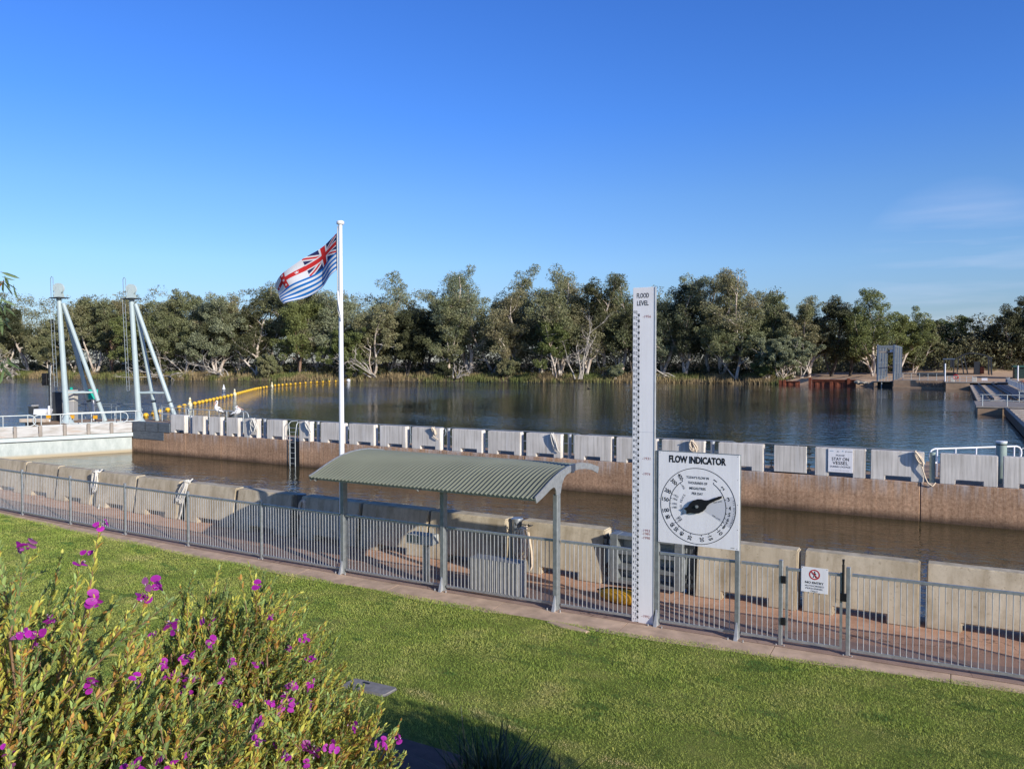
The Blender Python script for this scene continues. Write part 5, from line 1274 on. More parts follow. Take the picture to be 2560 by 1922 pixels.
TREES = [  # photo column, crown top row, metres behind the water's edge, look
(8,668,7,dict(w=1.2,forks=3,trunk='pale_trunk'),'gum at the left frame edge above bleached fallen limbs'),
(62,660,10,dict(forks=2,leaf='gum_dark',w=.9),'dark round crowned gum left of the left mast'),
(112,690,6,dict(forks=3,w=1.1),'low gum directly behind the left mast'),
(160,668,14,dict(forks=2),'gum with thin crown just right of the left mast head'),
(205,645,9,dict(forks=3,w=1.05,leaf='gum_leaf'),'broad olive gum between the two masts, left of the pair'),
(243,648,12,dict(forks=2,w=.9,trunk='red_trunk'),'gum with reddish trunk between the two masts, right of the pair'),
(272,640,16,dict(forks=2,w=.8),'narrow gum crown showing left of the right mast head'),
(310,668,7,dict(forks=3,w=1.15,leaf='gum_green'),'low spreading gum behind the legs of the right mast'),
(356,655,11,dict(forks=3,w=1.),'gum just right of the right mast legs'),
(398,642,8,dict(forks=3,w=1.1,lean=-.10),'gum leaning left over a heap of fallen brush'),
(440,628,12,dict(forks=4,w=1.15),'wide many stemmed gum left of the pale multi trunk clump'),
(470,640,7,dict(forks=4,w=1.0,leaf='gum_grey'),'grey green gum with a fan of pale stems at the water'),
(515,640,14,dict(forks=3,w=1.),'gum between the fan stemmed gum and the flag'),
(556,622,10,dict(forks=3,w=1.05,leaf='gum_dark'),'dark gum below the lower tip of the flag, to its left'),
(600,608,15,dict(forks=2,w=1.),'tall gum right behind the lower tip of the flag'),
(648,640,8,dict(forks=2,w=.85,trunk='red_trunk',leaf='gum_green'),'gum with red streaked twin trunk left of the flagpole'),
(688,612,12,dict(forks=3,w=1.),'gum close behind the left side of the flagpole'),
(760,586,12,dict(forks=3,w=.85,leaf='gum_grey'),'tall pale crowned gum just right of the flagpole'),
(745,700,4,dict(forks=3,w=1.4,leaf='gum_green'),'low green gum at the foot of the flagpole trees'),
(806,655,6,dict(forks=3,w=1.15,lean=-.05),'gum over the twisted bleached limbs right of the flagpole'),
(842,642,14,dict(forks=2,w=.9),'gum with wispy top in the dip right of the flagpole'),
(880,690,9,dict(forks=3,w=1.05,leaf='gum_dark',trunk='dark_trunk'),'dark shaded gum filling the dip in the tree line'),
(922,632,11,dict(forks=3,w=1.,leaf='gum_dark',trunk='dark_trunk'),'dark crowned gum left of the tallest gum'),
(968,640,6,dict(forks=3,w=1.,leaf='gum_leaf'),'gum in front of the left side of the tallest gum'),
(1015,570,10,dict(forks=3,w=.95,leaf='gum_grey'),'tallest gum of the far bank, pale feathery crown'),
(1065,576,13,dict(forks=3,w=.85,leaf='gum_leaf'),'second tall gum touching the tallest one on its right'),
(1110,610,8,dict(forks=3,w=1.,leaf='gum_leaf'),'rounded gum right of the two tallest crowns'),
(1168,596,12,dict(forks=3,w=.9),'gum left of the crown above the leaning pale trunk'),
(1210,576,9,dict(forks=3,w=.95),'tall gum above the leaning pale trunk at the water'),
(1200,690,3,dict(forks=2,w=1.1,lean=-.32,leaf='gum_green'),'smaller gum with a pale trunk leaning left from the water edge'),
(1265,622,7,dict(forks=3,w=1.05,leaf='gum_leaf'),'gum over the white twisted dead stems left of the flood board'),
(1300,604,14,dict(forks=2,w=.85,leaf='gum_dark'),'dark gum in the gap left of the flood board'),
(1338,592,10,dict(forks=3,w=.8),'upright gum just left of the top of the flood board'),
(1370,655,8,dict(forks=3,w=1.,leaf='gum_dark',trunk='dark_trunk'),'gum directly behind the flood board'),
(1428,599,11,dict(forks=3,w=.95,leaf='gum_grey'),'gum just right of the top of the flood board'),
(1478,610,9,dict(forks=3,w=.95,leaf='gum_dark'),'dark gum second right of the flood board'),
(1530,600,13,dict(forks=2,w=.9),'gum left of the high dark crown above the dial sign'),
(1558,588,10,dict(forks=3,w=.95,leaf='gum_leaf'),'high crowned gum above the right side of the dial sign'),
(1590,640,4,dict(forks=2,w=1.,lean=-.25,leaf='gum_leaf'),'gum with a long pale trunk leaning left above the dial sign'),
(1622,625,14,dict(forks=2,w=.85),'slender pale stemmed gum right of the dial sign crowns'),
(1655,655,9,dict(forks=3,w=1.,leaf='gum_leaf'),'gum behind the grey green willow like bush'),
(1712,642,14,dict(forks=3,w=.85),'gum with pale outer limbs right of the willow like bush'),
(1748,650,18,dict(forks=3,w=.9,leaf='gum_leaf'),'gum left of the dark upright tree on the sand'),
(1795,640,22,dict(forks=2,w=.62,leaf='gum_dark',trunk='dark_trunk',cb=.2),'dark narrow upright tree standing on the sand'),
(1835,668,24,dict(forks=2,w=.7,leaf='gum_dark',trunk='dark_trunk'),'second dark tree on the sand right of the upright one'),
(1885,625,24,dict(forks=3,w=.95,leaf='gum_green',trunk='pale_trunk'),'big green tree with white trunk left of the steel frame tower'),
(1935,662,34,dict(forks=3,w=1.05,leaf='gum_green'),'green tree behind the steel frame tower'),
(1975,712,45,dict(forks=3,w=1.,leaf='gum_leaf'),'brownish tree right of the steel frame tower'),
(2025,684,58,dict(forks=3,w=1.,leaf='gum_green'),'round topped tree in the middle of the wood behind the weir'),
(2060,695,62,dict(forks=3,w=.95,leaf='gum_dark'),'dark tree behind the portal frame'),
(2095,706,60,dict(forks=3,w=.95,leaf='gum_leaf'),'tree behind the arched crane gantry'),
(2135,712,64,dict(forks=3,w=.95,leaf='gum_dark'),'dark tree with white trunk right of the crane gantry'),
(2165,690,60,dict(forks=3,w=1.,leaf='gum_dark'),'tree left of the tall one at the right frame edge'),
(2198,655,58,dict(forks=3,w=1.05,leaf='gum_dark'),'tall dark tree at the right frame edge above the green shed'),
(2240,640,56,dict(forks=3,w=1.05,leaf='gum_dark'),'tree cut off by the right frame edge'),
]
for u,v,off,kw,lab in TREES: gum(lab, u*S_, v*S_, off, **kw)
BUSH = [(1685,722,3,1.25,'gum_grey','large grey green willow like bush at the end of the sand'),(1655,770,2,1.2,'gum_green','low green bush left of the grey green willow like bush'),(1330,785,2,1.1,'gum_grey','grey green bush at the water behind the flood board'),(770,775,2,1.2,'gum_green','low bush under the flagpole trees at the water'),(1100,770,3,1.2,'gum_leaf','low bush at the water under the rounded gum'),(575,765,3,1.2,'gum_leaf','low bush at the water under the flag'),(330,770,4,1.3,'gum_dark','dark bush behind the right mast legs'),(960,780,4,1.2,'gum_dark','dark bush under the dark crowned gum')]
for u,v,off,w_,lf,lab in BUSH:
    gum(lab, u*S_, v*S_, off, leaf=lf, w=w_*1.35, forks=5, cb=.08, dens=1.1, name='bush', group='bushes at the far waterline')['category'] = 'bush'
# bleached fallen limbs
def deadwood(label, u, off, L, spread, n, seed, lean=0., rise=.35):
    d = bank_at(u)+off; b = bearing(u,d,.1); q = random.Random(seed); t = thing('fallen_limbs', label, 'dead wood', b, 'bleached dead wood along the far waterline')
    mb = MB()
    def br(p, dr, l, r, lv):
        pts = [p]; dd = Vector(dr)
        for i in range(6):
            dd = (dd+Vector((q.gauss(0,.22),q.gauss(0,.22),q.gauss(-.04,.2)))).normalized(); pts.append(pts[-1]+dd*l/6)
        mb.tube(pts, [r*(1-.8*i/6) for i in range(7)], 6 if lv == 0 else 4, caps=False)
        if lv < 2:
            for k in range(4): j = q.randint(2,6); br(pts[j], (dd+Vector((q.gauss(0,.6),q.gauss(0,.6),q.gauss(.15,.5)))).normalized(), l*q.uniform(.3,.55), r*.5, lv+1)
    for k in range(n):
        s_ = q.uniform(-1,1)*spread+lean; br(b+RT*q.uniform(-1,1), (RT*s_+FW*q.uniform(-.5,.1)+Vector((0,0,rise*q.uniform(.4,1.4)))).normalized(), L*q.uniform(.6,1.), .22, 0)
    mb.build('limbs', M['dead'], t)
for a in (('heap of bleached limbs at the left frame edge waterline',40,1,13,.9,6,1,-.6,.5),('grey fallen brush behind the right mast legs',410,0,11,1.,9,2,.3,.25),('twisted bleached limbs right of the flagpole',935,2,14,.8,4,3,-.3,.9),
          ('white twisted dead stems standing at the water left of the flood board',1445,0,15,.35,6,4,.1,1.6),('small pale root mass at the waterline below the tallest gum',1140,-.5,4,1.,6,5,0,.5),('bare grey limbs on the bank left of the flag',565,3,10,.9,4,6,-.4,.6),('pale bare limbs right of the flood board',1690,4,12,.8,3,7,-.4,.9),('pale forked limbs in the crown right of the willow like bush',1995,9,13,.5,3,8,.3,1.5)): deadwood(*a)
# wood further back reads as one mass
def far_wood():
    r = np.random.default_rng(3); cen = []; rad = []
    for u in np.arange(-150,2700,14):
        d0 = bank_at(u)
        for k in range(20):
            off = r.uniform(18,55) if u < 1980 else r.uniform(50,85)
            d = d0+off; lim = 748 if u < 1950 else 815
            z = r.uniform(.5, 4.49+(905-(lim+r.uniform(-25,60)))/FPX*d)
            p = bearing(u+r.uniform(-8,8), d, z); cen.append(p); rad.append(r.uniform(1.4,3.2))
    V, T = leaf_cards(r, np.array(cen), np.array(rad), 85, .72)
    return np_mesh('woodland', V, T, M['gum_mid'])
tag(far_wood(), 'dark wood receding behind the front gums of the far bank', 'woodland', kind='stuff')
def understory():
    r = np.random.default_rng(4); cen = []; rad = []
    for u in np.arange(-150,2000,9):
        d0 = bank_at(u)
        for k in range(2):
            d = d0+r.uniform(8,18); p = bearing(u+r.uniform(-6,6), d, r.uniform(1.2,3.2)); cen.append(p); rad.append(r.uniform(.9,1.9))
    V, T = leaf_cards(r, np.array(cen), np.array(rad), 40, .7)
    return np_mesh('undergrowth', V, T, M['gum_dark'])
tag(understory(), 'dark tangled undergrowth beneath the far bank gums', 'undergrowth', kind='stuff')
def reeds():
    r = np.random.default_rng(5); n = 46000; u = r.uniform(-150,1985,n); off = r.uniform(-.6,7,n)**1.0
    P = np.zeros((n,3))
    us_ = np.arange(-160,2000,4.); ds = np.array([bank_at(x) for x in us_]); d = np.interp(u, us_, ds)+off
    dens = np.interp(u, us_, np.convolve(r.random(len(us_)), np.ones(9)/9, 'same')); keep = r.random(n) < np.clip((dens-.36)*4.2,.10,1); u, off, d = u[keep], off[keep], d[keep]; n = len(u)
    fx = np.outer(np.ones(n), np.array(FW))+np.outer((u-1280)/FPX, np.array(RT)); B = fx*d[:,None]; B[:,2] = np.clip(-.85+off*.28,-.85,.5)
    h = r.uniform(.8,1.9,n)*np.interp(u, us_, .75+.8*np.convolve(r.random(len(us_)), np.ones(7)/7, 'same'))*.74
    a = r.uniform(0,2*PI,n); w_ = r.uniform(.05,.12,n)
    lx = r.normal(0,.42,n)*h*.5; ly = r.normal(0,.30,n)*h*.5
    V = np.empty((n,3,3)); side = np.c_[np.cos(a),np.sin(a),np.zeros(n)]*w_[:,None]
    V[:,0] = B-side; V[:,1] = B+side; V[:,2] = B+np.c_[lx,ly,h]
    return np_mesh('reeds', V.reshape(-1,3), np.arange(3*n).reshape(-1,3), M['reed'])
tag(reeds(), 'tan and green reeds lining the far waterline', 'reeds', kind='stuff')

# ------------------------------------------------------------------ grass of the lawn
def grass():
    r = np.random.default_rng(6); n = 1500000
    x = r.uniform(-36,5,n); y = r.uniform(3.6,13.0,n)
    ed = np.minimum(13.0+np.clip(-.35*(1-((x+12)/14)**2),-.35,.1)-.16, 12.10+.68*((x+8)/np.where(x > -8, 9., 16.5))**2); ok = y < ed+.03*np.sin(x*3.1)+.04*np.sin(x*1.3)+r.normal(0,.025,n)
    d = -.4924*x+.8704*y; rr = .8704*x+.4924*y; uu = 1280+FPX*rr/d; ok &= (uu > -30) & (uu < 2600) & (d > 4)
    t = np.clip((7.15-y)/6.5,0,1); z = 2.3*t*t*(3-2*t)+.006; vv = 905+FPX*(4.49-z)/d; ok &= vv < 1960
    ok &= r.random(n) < np.clip((11./d)**1.1, .3, 1)
    slab = (x > -7.3) & (x < -6.6) & (y > 8.26) & (y < 8.54); ok &= ~slab
    x,y,z,d = x[ok],y[ok],z[ok],d[ok]; n = len(x)
    h = r.uniform(.012,.029,n)*(1+.4*np.sin(x*2.1)*np.sin(y*3.3)); a = r.uniform(0,2*PI,n); w_ = np.maximum(.0028, d*.00034)*r.uniform(.7,1.3,n)
    B = np.c_[x,y,z]; side = np.c_[np.cos(a),np.sin(a),np.zeros(n)]*w_[:,None]; V = np.empty((n,3,3)); V[:,0] = B-side; V[:,1] = B+side
    V[:,2] = B+np.c_[r.normal(0,.55,n)*h,r.normal(0,.55,n)*h,h]
    return np_mesh('grass', V.reshape(-1,3), np.arange(3*n).reshape(-1,3), M['blade'])
tag(grass(), 'short mown grass of the lawn with darker clover patches', 'grass', kind='stuff')

# ------------------------------------------------------------------ foreground planting
def leaves6(P, A, N, L, Wd, col):
    """lanceolate folded leaves: 6 verts / 4 tris each"""
    n = len(P); S = unit(np.cross(A, N)); N = unit(np.cross(S, A)); V = np.empty((n,6,3)); L = L[:,None]; Wd = Wd[:,None]
    V[:,0] = P; V[:,1] = P+A*L*.33+S*Wd*.46+N*Wd*.16; V[:,2] = P+A*L*.72+S*Wd*.40+N*Wd*.14; V[:,3] = P+A*L-N*L*.06
    V[:,4] = P+A*L*.72-S*Wd*.40+N*Wd*.14; V[:,5] = P+A*L*.33-S*Wd*.46+N*Wd*.16
    o = (np.arange(n)*6)[:,None]; T = np.concatenate([o+np.array([[0,1,3]]),o+np.array([[1,2,3]]),o+np.array([[0,3,5]]),o+np.array([[5,3,4]])])
    return V.reshape(-1,3), T, np.repeat(col, 6, 0)
def cam2w(p): return np.outer(p[:,0], np.array(RT))+np.outer(p[:,1], np.array(FW))+np.outer(p[:,2], np.array((0,0,1.)))
def blossom(r):
    """a cluster of pea flowers: two broad magenta wings, a folded keel and a pale tuft"""
    Vs = []; Ts = []; Cs = []; o = 0
    for k in range(r.integers(2,5)):
        c = r.normal(size=3)*np.array([.011,.011,.008])*(k > 0); ax = unit(r.normal(size=3)+np.array([.3,-.6,.5])); s = unit(np.cross(ax, r.normal(size=3))); nn = np.cross(s, ax)
        size = r.uniform(.0115,.0155); pale = r.random() < .25
        for sg_ in (-1,1):
            m = 9; ang = np.linspace(0, 2*PI, m, endpoint=False); cc = c+s*sg_*size*.62+ax*size*.25
            rim = cc+np.outer(np.cos(ang)*size*.58, s)+np.outer(np.sin(ang)*size*.82, ax)+np.outer(np.abs(np.cos(ang))*size*.22, nn)
            V = np.vstack([cc[None]+nn*size*.05, rim]); T = np.array([[0,1+i,1+(i+1)%m] for i in range(m)])+o
            base = np.array([.55,.16,.42]) if pale else np.array([.52,.03,.44])*r.uniform(.75,1.25)
            C_ = np.tile(base,(m+1,1)); C_[0] *= .8
            Vs.append(V); Ts.append(T); Cs.append(C_); o += m+1
        keel = np.vstack([c, c-nn*size*.5+ax*size*.2, c-nn*size*.35+ax*size*.75, c+ax*size*.6, c-nn*size*.55+ax*size*.85+s*size*.2, c-nn*size*.7+ax*size*.7-s*size*.2])
        Vs.append(keel); Ts.append(np.array([[0,1,2],[0,2,3],[2,4,5]])+o); Cs.append(np.array([[.2,.01,.2],[.28,.02,.28],[.5,.15,.45],[.3,.02,.3],[.7,.6,.68],[.7,.55,.66]])); o += 6
    return np.vstack(Vs), np.vstack(Ts), np.vstack(Cs)
fl_meshes = []
for i in range(8):
    V,T,K = blossom(np.random.default_rng(40+i)); o = np_mesh('flower', V, T, M['petal'], K); fl_meshes.append(o.data); bpy.data.objects.remove(o)
def shrub(label, mounds, base, seed, sprigs=(), nfl=46, sunny=1.):
    r = np.random.default_rng(seed); b = rd(base[0],base[1],base[2])
    root = thing('flowering_shrub', label, 'shrub', b, 'flowering shrubs in the garden bed')
    tips = []; dirs = []; Ls = []; face = []
    for (cr,cd,cz,ar,ad,az,n) in mounds:
        d = unit(r.normal(size=(n,3))); d[:,2] = np.where(d[:,2] < -.25, -d[:,2], d[:,2]); q = r.uniform(.55,1.06,n)
        p = np.c_[cr+d[:,0]*ar*q, cd+d[:,1]*ad*q, cz+d[:,2]*az*q]
        g = unit(d*np.array([.75,.75,.45])+np.array([.22,-.05,.75])+r.normal(size=(n,3))*.30)
        tips.append(p); dirs.append(g); Ls.append(r.uniform(.13,.26,n)); face.append((q > .93)*(.2+.8*d[:,2]-.75*d[:,1]+.25*d[:,0]))
    P = np.vstack(tips); G = np.vstack(dirs); L = np.concatenate(Ls)*1.15
    for (pr,pd,pz,gr,gd_,gz,l) in sprigs:
        P = np.vstack([P,[[pr,pd,pz]]]); G = np.vstack([G, unit(np.array([[gr,gd_,gz]]))]); L = np.append(L, l)
    P = cam2w(P); G = cam2w(G); n = len(P); org = np.array(b)
    # leaves spiral up each shoot
    per = 46; f = np.tile(np.linspace(0,1,per), n); sh_ = np.repeat(np.arange(n), per); keep = r.random(n*per) < (.75+.25*f)
    f, sh_ = f[keep], sh_[keep]; Pt, Gt, Lt = P[sh_], G[sh_], L[sh_]
    bend = unit(r.normal(size=(n,3)))*.10
    pos = Pt-Gt*(Lt*(1-f))[:,None]+bend[sh_]*(Lt*(1-f)**2)[:,None]
    ref = unit(np.cross(Gt, np.array([.3,.2,1.]))); ref2 = np.cross(Gt, ref); ang = f*per*2.4+sh_*1.7
    out = ref*np.cos(ang)[:,None]+ref2*np.sin(ang)[:,None]
    spread = (.62-.30*f)[:,None]; A = unit(Gt*1.0+out*spread+r.normal(size=Gt.shape)*.16); N = unit(out*-.6+Gt*.5+np.array([0,0,.4]))
    ll = r.uniform(.020,.036,len(f))*(1-.35*f**3); ww = ll*r.uniform(.29,.40,len(f))
    g1, g2, g3, g4 = np.array([.36,.47,.15]), np.array([.60,.57,.11]), np.array([.58,.31,.08]), np.array([.20,.28,.10])
    tone = r.random(n)[sh_]; kx = r.random(len(f)); col = np.where((kx < .30+.35*(tone > .62))[:,None], g2, g1); col = np.where((kx > .93-.30*(1-f)*(tone > .5))[:,None], g3, col); col = np.where((tone < .2)[:,None], g4*.6+col*.4, col)
    col = col*r.uniform(.72,1.18,(len(f),1))*sunny
    V,T,K = leaves6(pos-org, A, N, ll, ww, col); np_mesh('leaves', V, T, M['shrub_leaf'], K, root)
    # stems
    mb = MB()
    for i in range(0, n):
        e = P[i]; s0 = P[i]-G[i]*L[i]*1.05+bend[i]*L[i]; mid = P[i]-G[i]*L[i]*.5+bend[i]*L[i]*.25
        mb.tube([tuple(s0),tuple(mid),tuple(e)], [.0026,.002,.001], 4, caps=False)
        if i % 4 == 0:
            far_ = org+(s0-org)*.45+np.array([0,0,-.05]); mb.tube([tuple(org+(far_-org)*.05+r.normal(size=3)*.03),tuple(far_+r.normal(size=3)*.04),tuple(s0)], [.009,.006,.003], 5, caps=False)
    mb.build('stems', M['stem'], root)
    # flowers on the shoot tips that face out
    score = np.concatenate(face+[np.zeros(len(sprigs))])+r.random(n)*.9; idx = list(np.argsort(-score)[:nfl]); idx += [n-1-k for k in range(len(sprigs)) if k % 4 != 3]
    for i in idx:
        me = fl_meshes[int(r.integers(len(fl_meshes)))]; o = bpy.data.objects.new('flower', me); C.objects.link(o); o.parent = root
        o.location = Vector(P[i]-org)+Vector(G[i])*.004; o.rotation_euler = (r.uniform(-.6,.6), r.uniform(-.6,.6), r.uniform(0,6.3)); s_ = r.uniform(.75,1.15); o.scale = (s_,s_,s_)
        ORG[o.name] = org
    return root
M['stem'] = plain('woody_stem', (.24,.14,.075), .8, 0, .25, 30)
spr = [(-1.00,1.9,4.09,.12,.05,1,.30),(-.87,1.9,3.95,.35,.05,.9,.26),(-.99,1.85,3.93,.25,.0,1,.30),(-.80,1.85,3.93,.75,.1,.55,.32),(-.82,1.88,3.86,.6,.1,.7,.26),(-.90,1.9,3.92,.5,.0,.8,.26),(-1.12,1.8,4.06,.1,0,1,.2),(-1.25,1.9,4.08,-.05,0,1,.24),(-1.05,1.9,4.0,.15,0,1,.22),(-.76,1.95,3.78,.5,.1,.8,.22),(-.72,2.0,3.72,.6,.1,.75,.2)]
shrub('tall loose flowering shrub at the left frame edge with long sprigs and magenta flowers', [(-1.35,1.80,3.26,.62,.50,.70,1000),(-1.15,1.65,3.05,.60,.42,.62,950),(-.92,1.9,3.02,.52,.45,.72,850),(-1.5,2.1,3.3,.6,.5,.68,450)], (-1.2,1.9,2.4), 21, spr, 92, 1.05)
shrub('rounded flowering shrub with magenta flowers, its right side falling to the lawn', [(-1.00,2.75,3.06,.44,.45,.68,950),(-.80,2.35,2.88,.42,.42,.62,850),(-.60,2.30,2.78,.40,.40,.44,650),(-1.05,2.2,3.0,.48,.4,.58,650),(-.46,2.05,2.74,.45,.38,.46,560),(-.66,2.55,2.95,.36,.36,.50,420)], (-.9,2.6,2.2), 22, (), 100)

def strappy(label, rr_, dd_, n, seed, spread, top):
    r = np.random.default_rng(seed); b = rd(rr_,dd_); b.z = garden_z(b.x,b.y)+.01; t = thing('strap_leaf_plant', label, 'plant', b); mb = MB()
    for i in range(n):
        az = r.uniform(0,2*PI); L = top*r.uniform(.5,1.15); el = r.uniform(.75,1.5); p = b+Vector((r.normal()*spread,r.normal()*spread*.7,.0)); d = Vector((math.cos(az)*math.cos(el),math.sin(az)*math.cos(el),math.sin(el)))
        s = d.cross(Vector((0,0,1))).normalized(); pts = []
        for k in range(6): f = k/5; pts.append(p+d*L*f+Vector((0,0,-.22*L*f*f))+Vector((d.x,d.y,0))*.2*L*f*f)
        vs = []
        for k,q_ in enumerate(pts): w_ = .010*(1-(k/5)**2)+.0008; vs += [q_-s*w_, q_+s*w_]
        mb.add(vs, [(2*k,2*k+1,2*k+3,2*k+2) for k in range(5)])
    mb.build('blades', M['strap'], t)
M['strap'] = plain('dark_strap_leaf', (.035,.055,.02), .45, 0, .3, 6)
strappy('dark clump of long strap leaves at the bottom edge of the lawn', -.16, 7.55, 420, 9, .17, .95)
strappy('shorter strap leaf clump just below the bottom frame edge', .28, 7.05, 260, 10, .16, .75)
# gum sprig hanging into view at the left
def gum_branch():
    r = np.random.default_rng(14); tr = rd(-6.1,5.2,0); t = thing('young_gum_tree', 'young gum whose drooping green leaves and reddish tips enter at the left frame edge', 'tree', (tr.x,tr.y,.6))
    MB().tube([tr+Vector((0,0,.5)),tr+Vector((.1,0,2.5)),tr+Vector((.0,.1,4.2)),tr+Vector((.05,.1,6.0))], [.09,.075,.05,.02], 8).build('trunk', M['pale_trunk'], t)
    mb = MB(); tips = []
    for (r0,z0,r1,z1) in ((-6.1,4.2,-3.86,5.10),(-6.1,4.4,-3.87,4.80),(-6.1,3.6,-3.88,4.50),(-6.1,4.3,-3.90,4.95),(-6.1,4.6,-4.1,5.6),(-6.1,4.8,-4.4,6.1)):
        a = rd(r0,5.3,z0); e = rd(r1,6.0,z1); m_ = (a+e)/2+Vector((0,0,.22)); mb.tube([a,m_,e], [.02,.012,.004], 6); tips += [(a*(1-f)+e*f+Vector((0,0,.8*f*(1-f)))) for f in np.linspace(.5,1,7)]
    mb.build('branches', M['red_trunk'], t)
    n = len(tips)*12; P = np.repeat(np.array(tips),12,0)+r.normal(size=(n,3))*.03; A = unit(r.normal(size=(n,3))*.55+np.array([0,0,-.9])); N = unit(r.normal(size=(n,3)))
    L = r.uniform(.09,.15,n); col = np.where((r.random(n) < .12)[:,None], np.array([.42,.10,.03]), np.array([.16,.23,.10]))*r.uniform(.7,1.2,(n,1))
    V,T,K = leaves6(P-np.array((tr.x,tr.y,.6)), A, N, L, L*.17, col); np_mesh('leaves', V, T, M['shrub_leaf'], K, t)
gum_branch()
# unseen shrub added right of the frame to cast shade on the lower lawn
sr = thing('shade_shrub', 'unseen leafy shrub added right of the viewpoint to shade the lawn', 'shrub', (2.0,4.9,.6))
def side_shrub():
    r = np.random.default_rng(31); cen = [(r.uniform(.3,3.2),r.uniform(4.2,5.55),r.uniform(.7,2.75)) for i in range(520)]; cen = np.array([c for c in cen if (.8704*c[0]+.4924*c[1])/(-.4924*c[0]+.8704*c[1]) > .74]); V,T = leaf_cards(r, cen, np.full(len(cen),.27), 60, .11)
    np_mesh('leaves', V-np.array((2.0,4.9,.6)), T, M['gum_green'], parent=sr); MB().tube([(2.0,4.9,.4),(2.05,4.9,1.4),(2.0,4.95,2.4)], [.07,.05,.02], 8).build('trunk', M['bark'], sr)
side_shrub()

# ------------------------------------------------------------------ sky, sun, camera
SUN_EL = math.radians(19.5); sd = Vector((.943,-.333,0)).normalized()*math.cos(SUN_EL)+Vector((0,0,math.sin(SUN_EL)))
scn = bpy.context.scene
wd = bpy.data.worlds.new('World'); scn.world = wd; wd.use_nodes = True; wt = wd.node_tree; wt.nodes.clear()
sk = wt.nodes.new('ShaderNodeTexSky'); sk.sky_type = 'NISHITA'; sk.sun_disc = False; sk.sun_elevation = SUN_EL; sk.sun_rotation = math.atan2(sd.x, sd.y); sk.altitude = 50; sk.air_density = 1.0; sk.dust_density = .35; sk.ozone_density = 2.2
hs = wt.nodes.new('ShaderNodeHueSaturation'); hs.inputs['Saturation'].default_value = 1.18; hs.inputs['Value'].default_value = 1.0
bg = wt.nodes.new('ShaderNodeBackground'); bg.inputs[1].default_value = .14; ow = wt.nodes.new('ShaderNodeOutputWorld')
wt.links.new(sk.outputs[0], hs.inputs['Color'])
# faint cirrus low in the right of the sky
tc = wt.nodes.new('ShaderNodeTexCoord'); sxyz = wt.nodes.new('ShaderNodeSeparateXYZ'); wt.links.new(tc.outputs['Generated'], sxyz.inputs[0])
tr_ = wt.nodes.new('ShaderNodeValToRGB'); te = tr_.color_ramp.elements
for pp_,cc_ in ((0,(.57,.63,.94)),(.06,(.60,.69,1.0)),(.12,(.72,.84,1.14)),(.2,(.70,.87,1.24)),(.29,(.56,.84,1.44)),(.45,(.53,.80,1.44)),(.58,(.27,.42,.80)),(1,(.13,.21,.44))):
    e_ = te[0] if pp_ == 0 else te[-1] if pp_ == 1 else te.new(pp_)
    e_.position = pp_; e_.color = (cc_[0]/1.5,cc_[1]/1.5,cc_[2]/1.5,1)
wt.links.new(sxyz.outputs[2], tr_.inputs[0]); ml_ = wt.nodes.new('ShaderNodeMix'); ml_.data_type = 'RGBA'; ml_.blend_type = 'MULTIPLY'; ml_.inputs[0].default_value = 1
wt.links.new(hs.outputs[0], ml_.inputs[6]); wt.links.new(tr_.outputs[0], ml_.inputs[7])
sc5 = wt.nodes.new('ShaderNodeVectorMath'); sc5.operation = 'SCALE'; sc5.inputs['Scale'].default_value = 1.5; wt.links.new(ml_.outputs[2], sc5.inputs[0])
mp = wt.nodes.new('ShaderNodeMapping'); mp.inputs['Scale'].default_value = (1.6,1.6,16); wt.links.new(tc.outputs['Generated'], mp.inputs[0])
nz = wt.nodes.new('ShaderNodeTexNoise'); nz.inputs['Scale'].default_value = 2.2; nz.inputs['Detail'].default_value = 6; wt.links.new(mp.outputs[0], nz.inputs['Vector'])
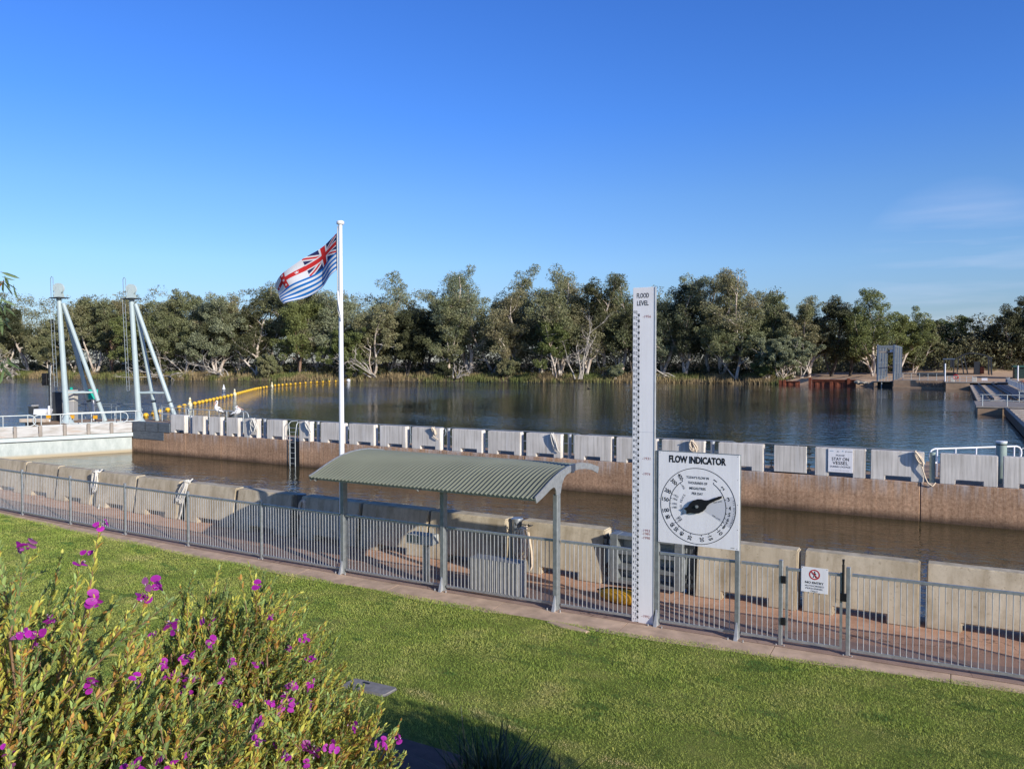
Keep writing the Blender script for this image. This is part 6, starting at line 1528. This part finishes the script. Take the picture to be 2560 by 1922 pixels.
cr_ = wt.nodes.new('ShaderNodeValToRGB'); cr_.color_ramp.elements[0].position = .46; cr_.color_ramp.elements[1].position = .70; wt.links.new(nz.outputs['Fac'], cr_.inputs[0])
cd = (FW+RT*((2400-1280)/FPX)+Vector((0,0,(905-725)/FPX))).normalized()
dp = wt.nodes.new('ShaderNodeVectorMath'); dp.operation = 'DOT_PRODUCT'; dp.inputs[1].default_value = tuple(cd); wt.links.new(tc.outputs['Generated'], dp.inputs[0])
mr = wt.nodes.new('ShaderNodeMapRange'); mr.inputs[1].default_value = .9925; mr.inputs[2].default_value = .9997; mr.inputs[4].default_value = .42; wt.links.new(dp.outputs['Value'], mr.inputs[0])
mm = wt.nodes.new('ShaderNodeMath'); mm.operation = 'MULTIPLY'; wt.links.new(cr_.outputs[0], mm.inputs[0]); wt.links.new(mr.outputs[0], mm.inputs[1])
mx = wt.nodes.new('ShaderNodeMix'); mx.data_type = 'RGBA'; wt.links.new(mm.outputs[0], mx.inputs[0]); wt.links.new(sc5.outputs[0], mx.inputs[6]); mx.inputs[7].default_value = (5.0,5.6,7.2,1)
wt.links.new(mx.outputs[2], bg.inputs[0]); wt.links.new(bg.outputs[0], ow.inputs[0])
sl_ = bpy.data.lights.new('sun', 'SUN'); sl_.energy = 5.0; sl_.angle = math.radians(.5); sl_.color = (1.0,.945,.85)
so = bpy.data.objects.new('sun', sl_); C.objects.link(so); so.rotation_euler = sd.to_track_quat('Z','Y').to_euler()
cam = bpy.data.cameras.new('camera'); co = bpy.data.objects.new('camera', cam); C.objects.link(co); co.location = EYE
pt = math.atan(56/FPX); co.rotation_euler = (PI/2-pt, 0, YAW); cam.sensor_width = 36; cam.lens = 36*FPX/2560; cam.clip_start = .05; cam.clip_end = 6000
scn.camera = co
scn.view_settings.view_transform = 'Standard'; scn.view_settings.look = 'None'; scn.view_settings.exposure = 0; scn.view_settings.gamma = 1
scn.cycles.max_bounces = 6; scn.cycles.diffuse_bounces = 3; scn.cycles.glossy_bounces = 3; scn.cycles.use_denoising = True
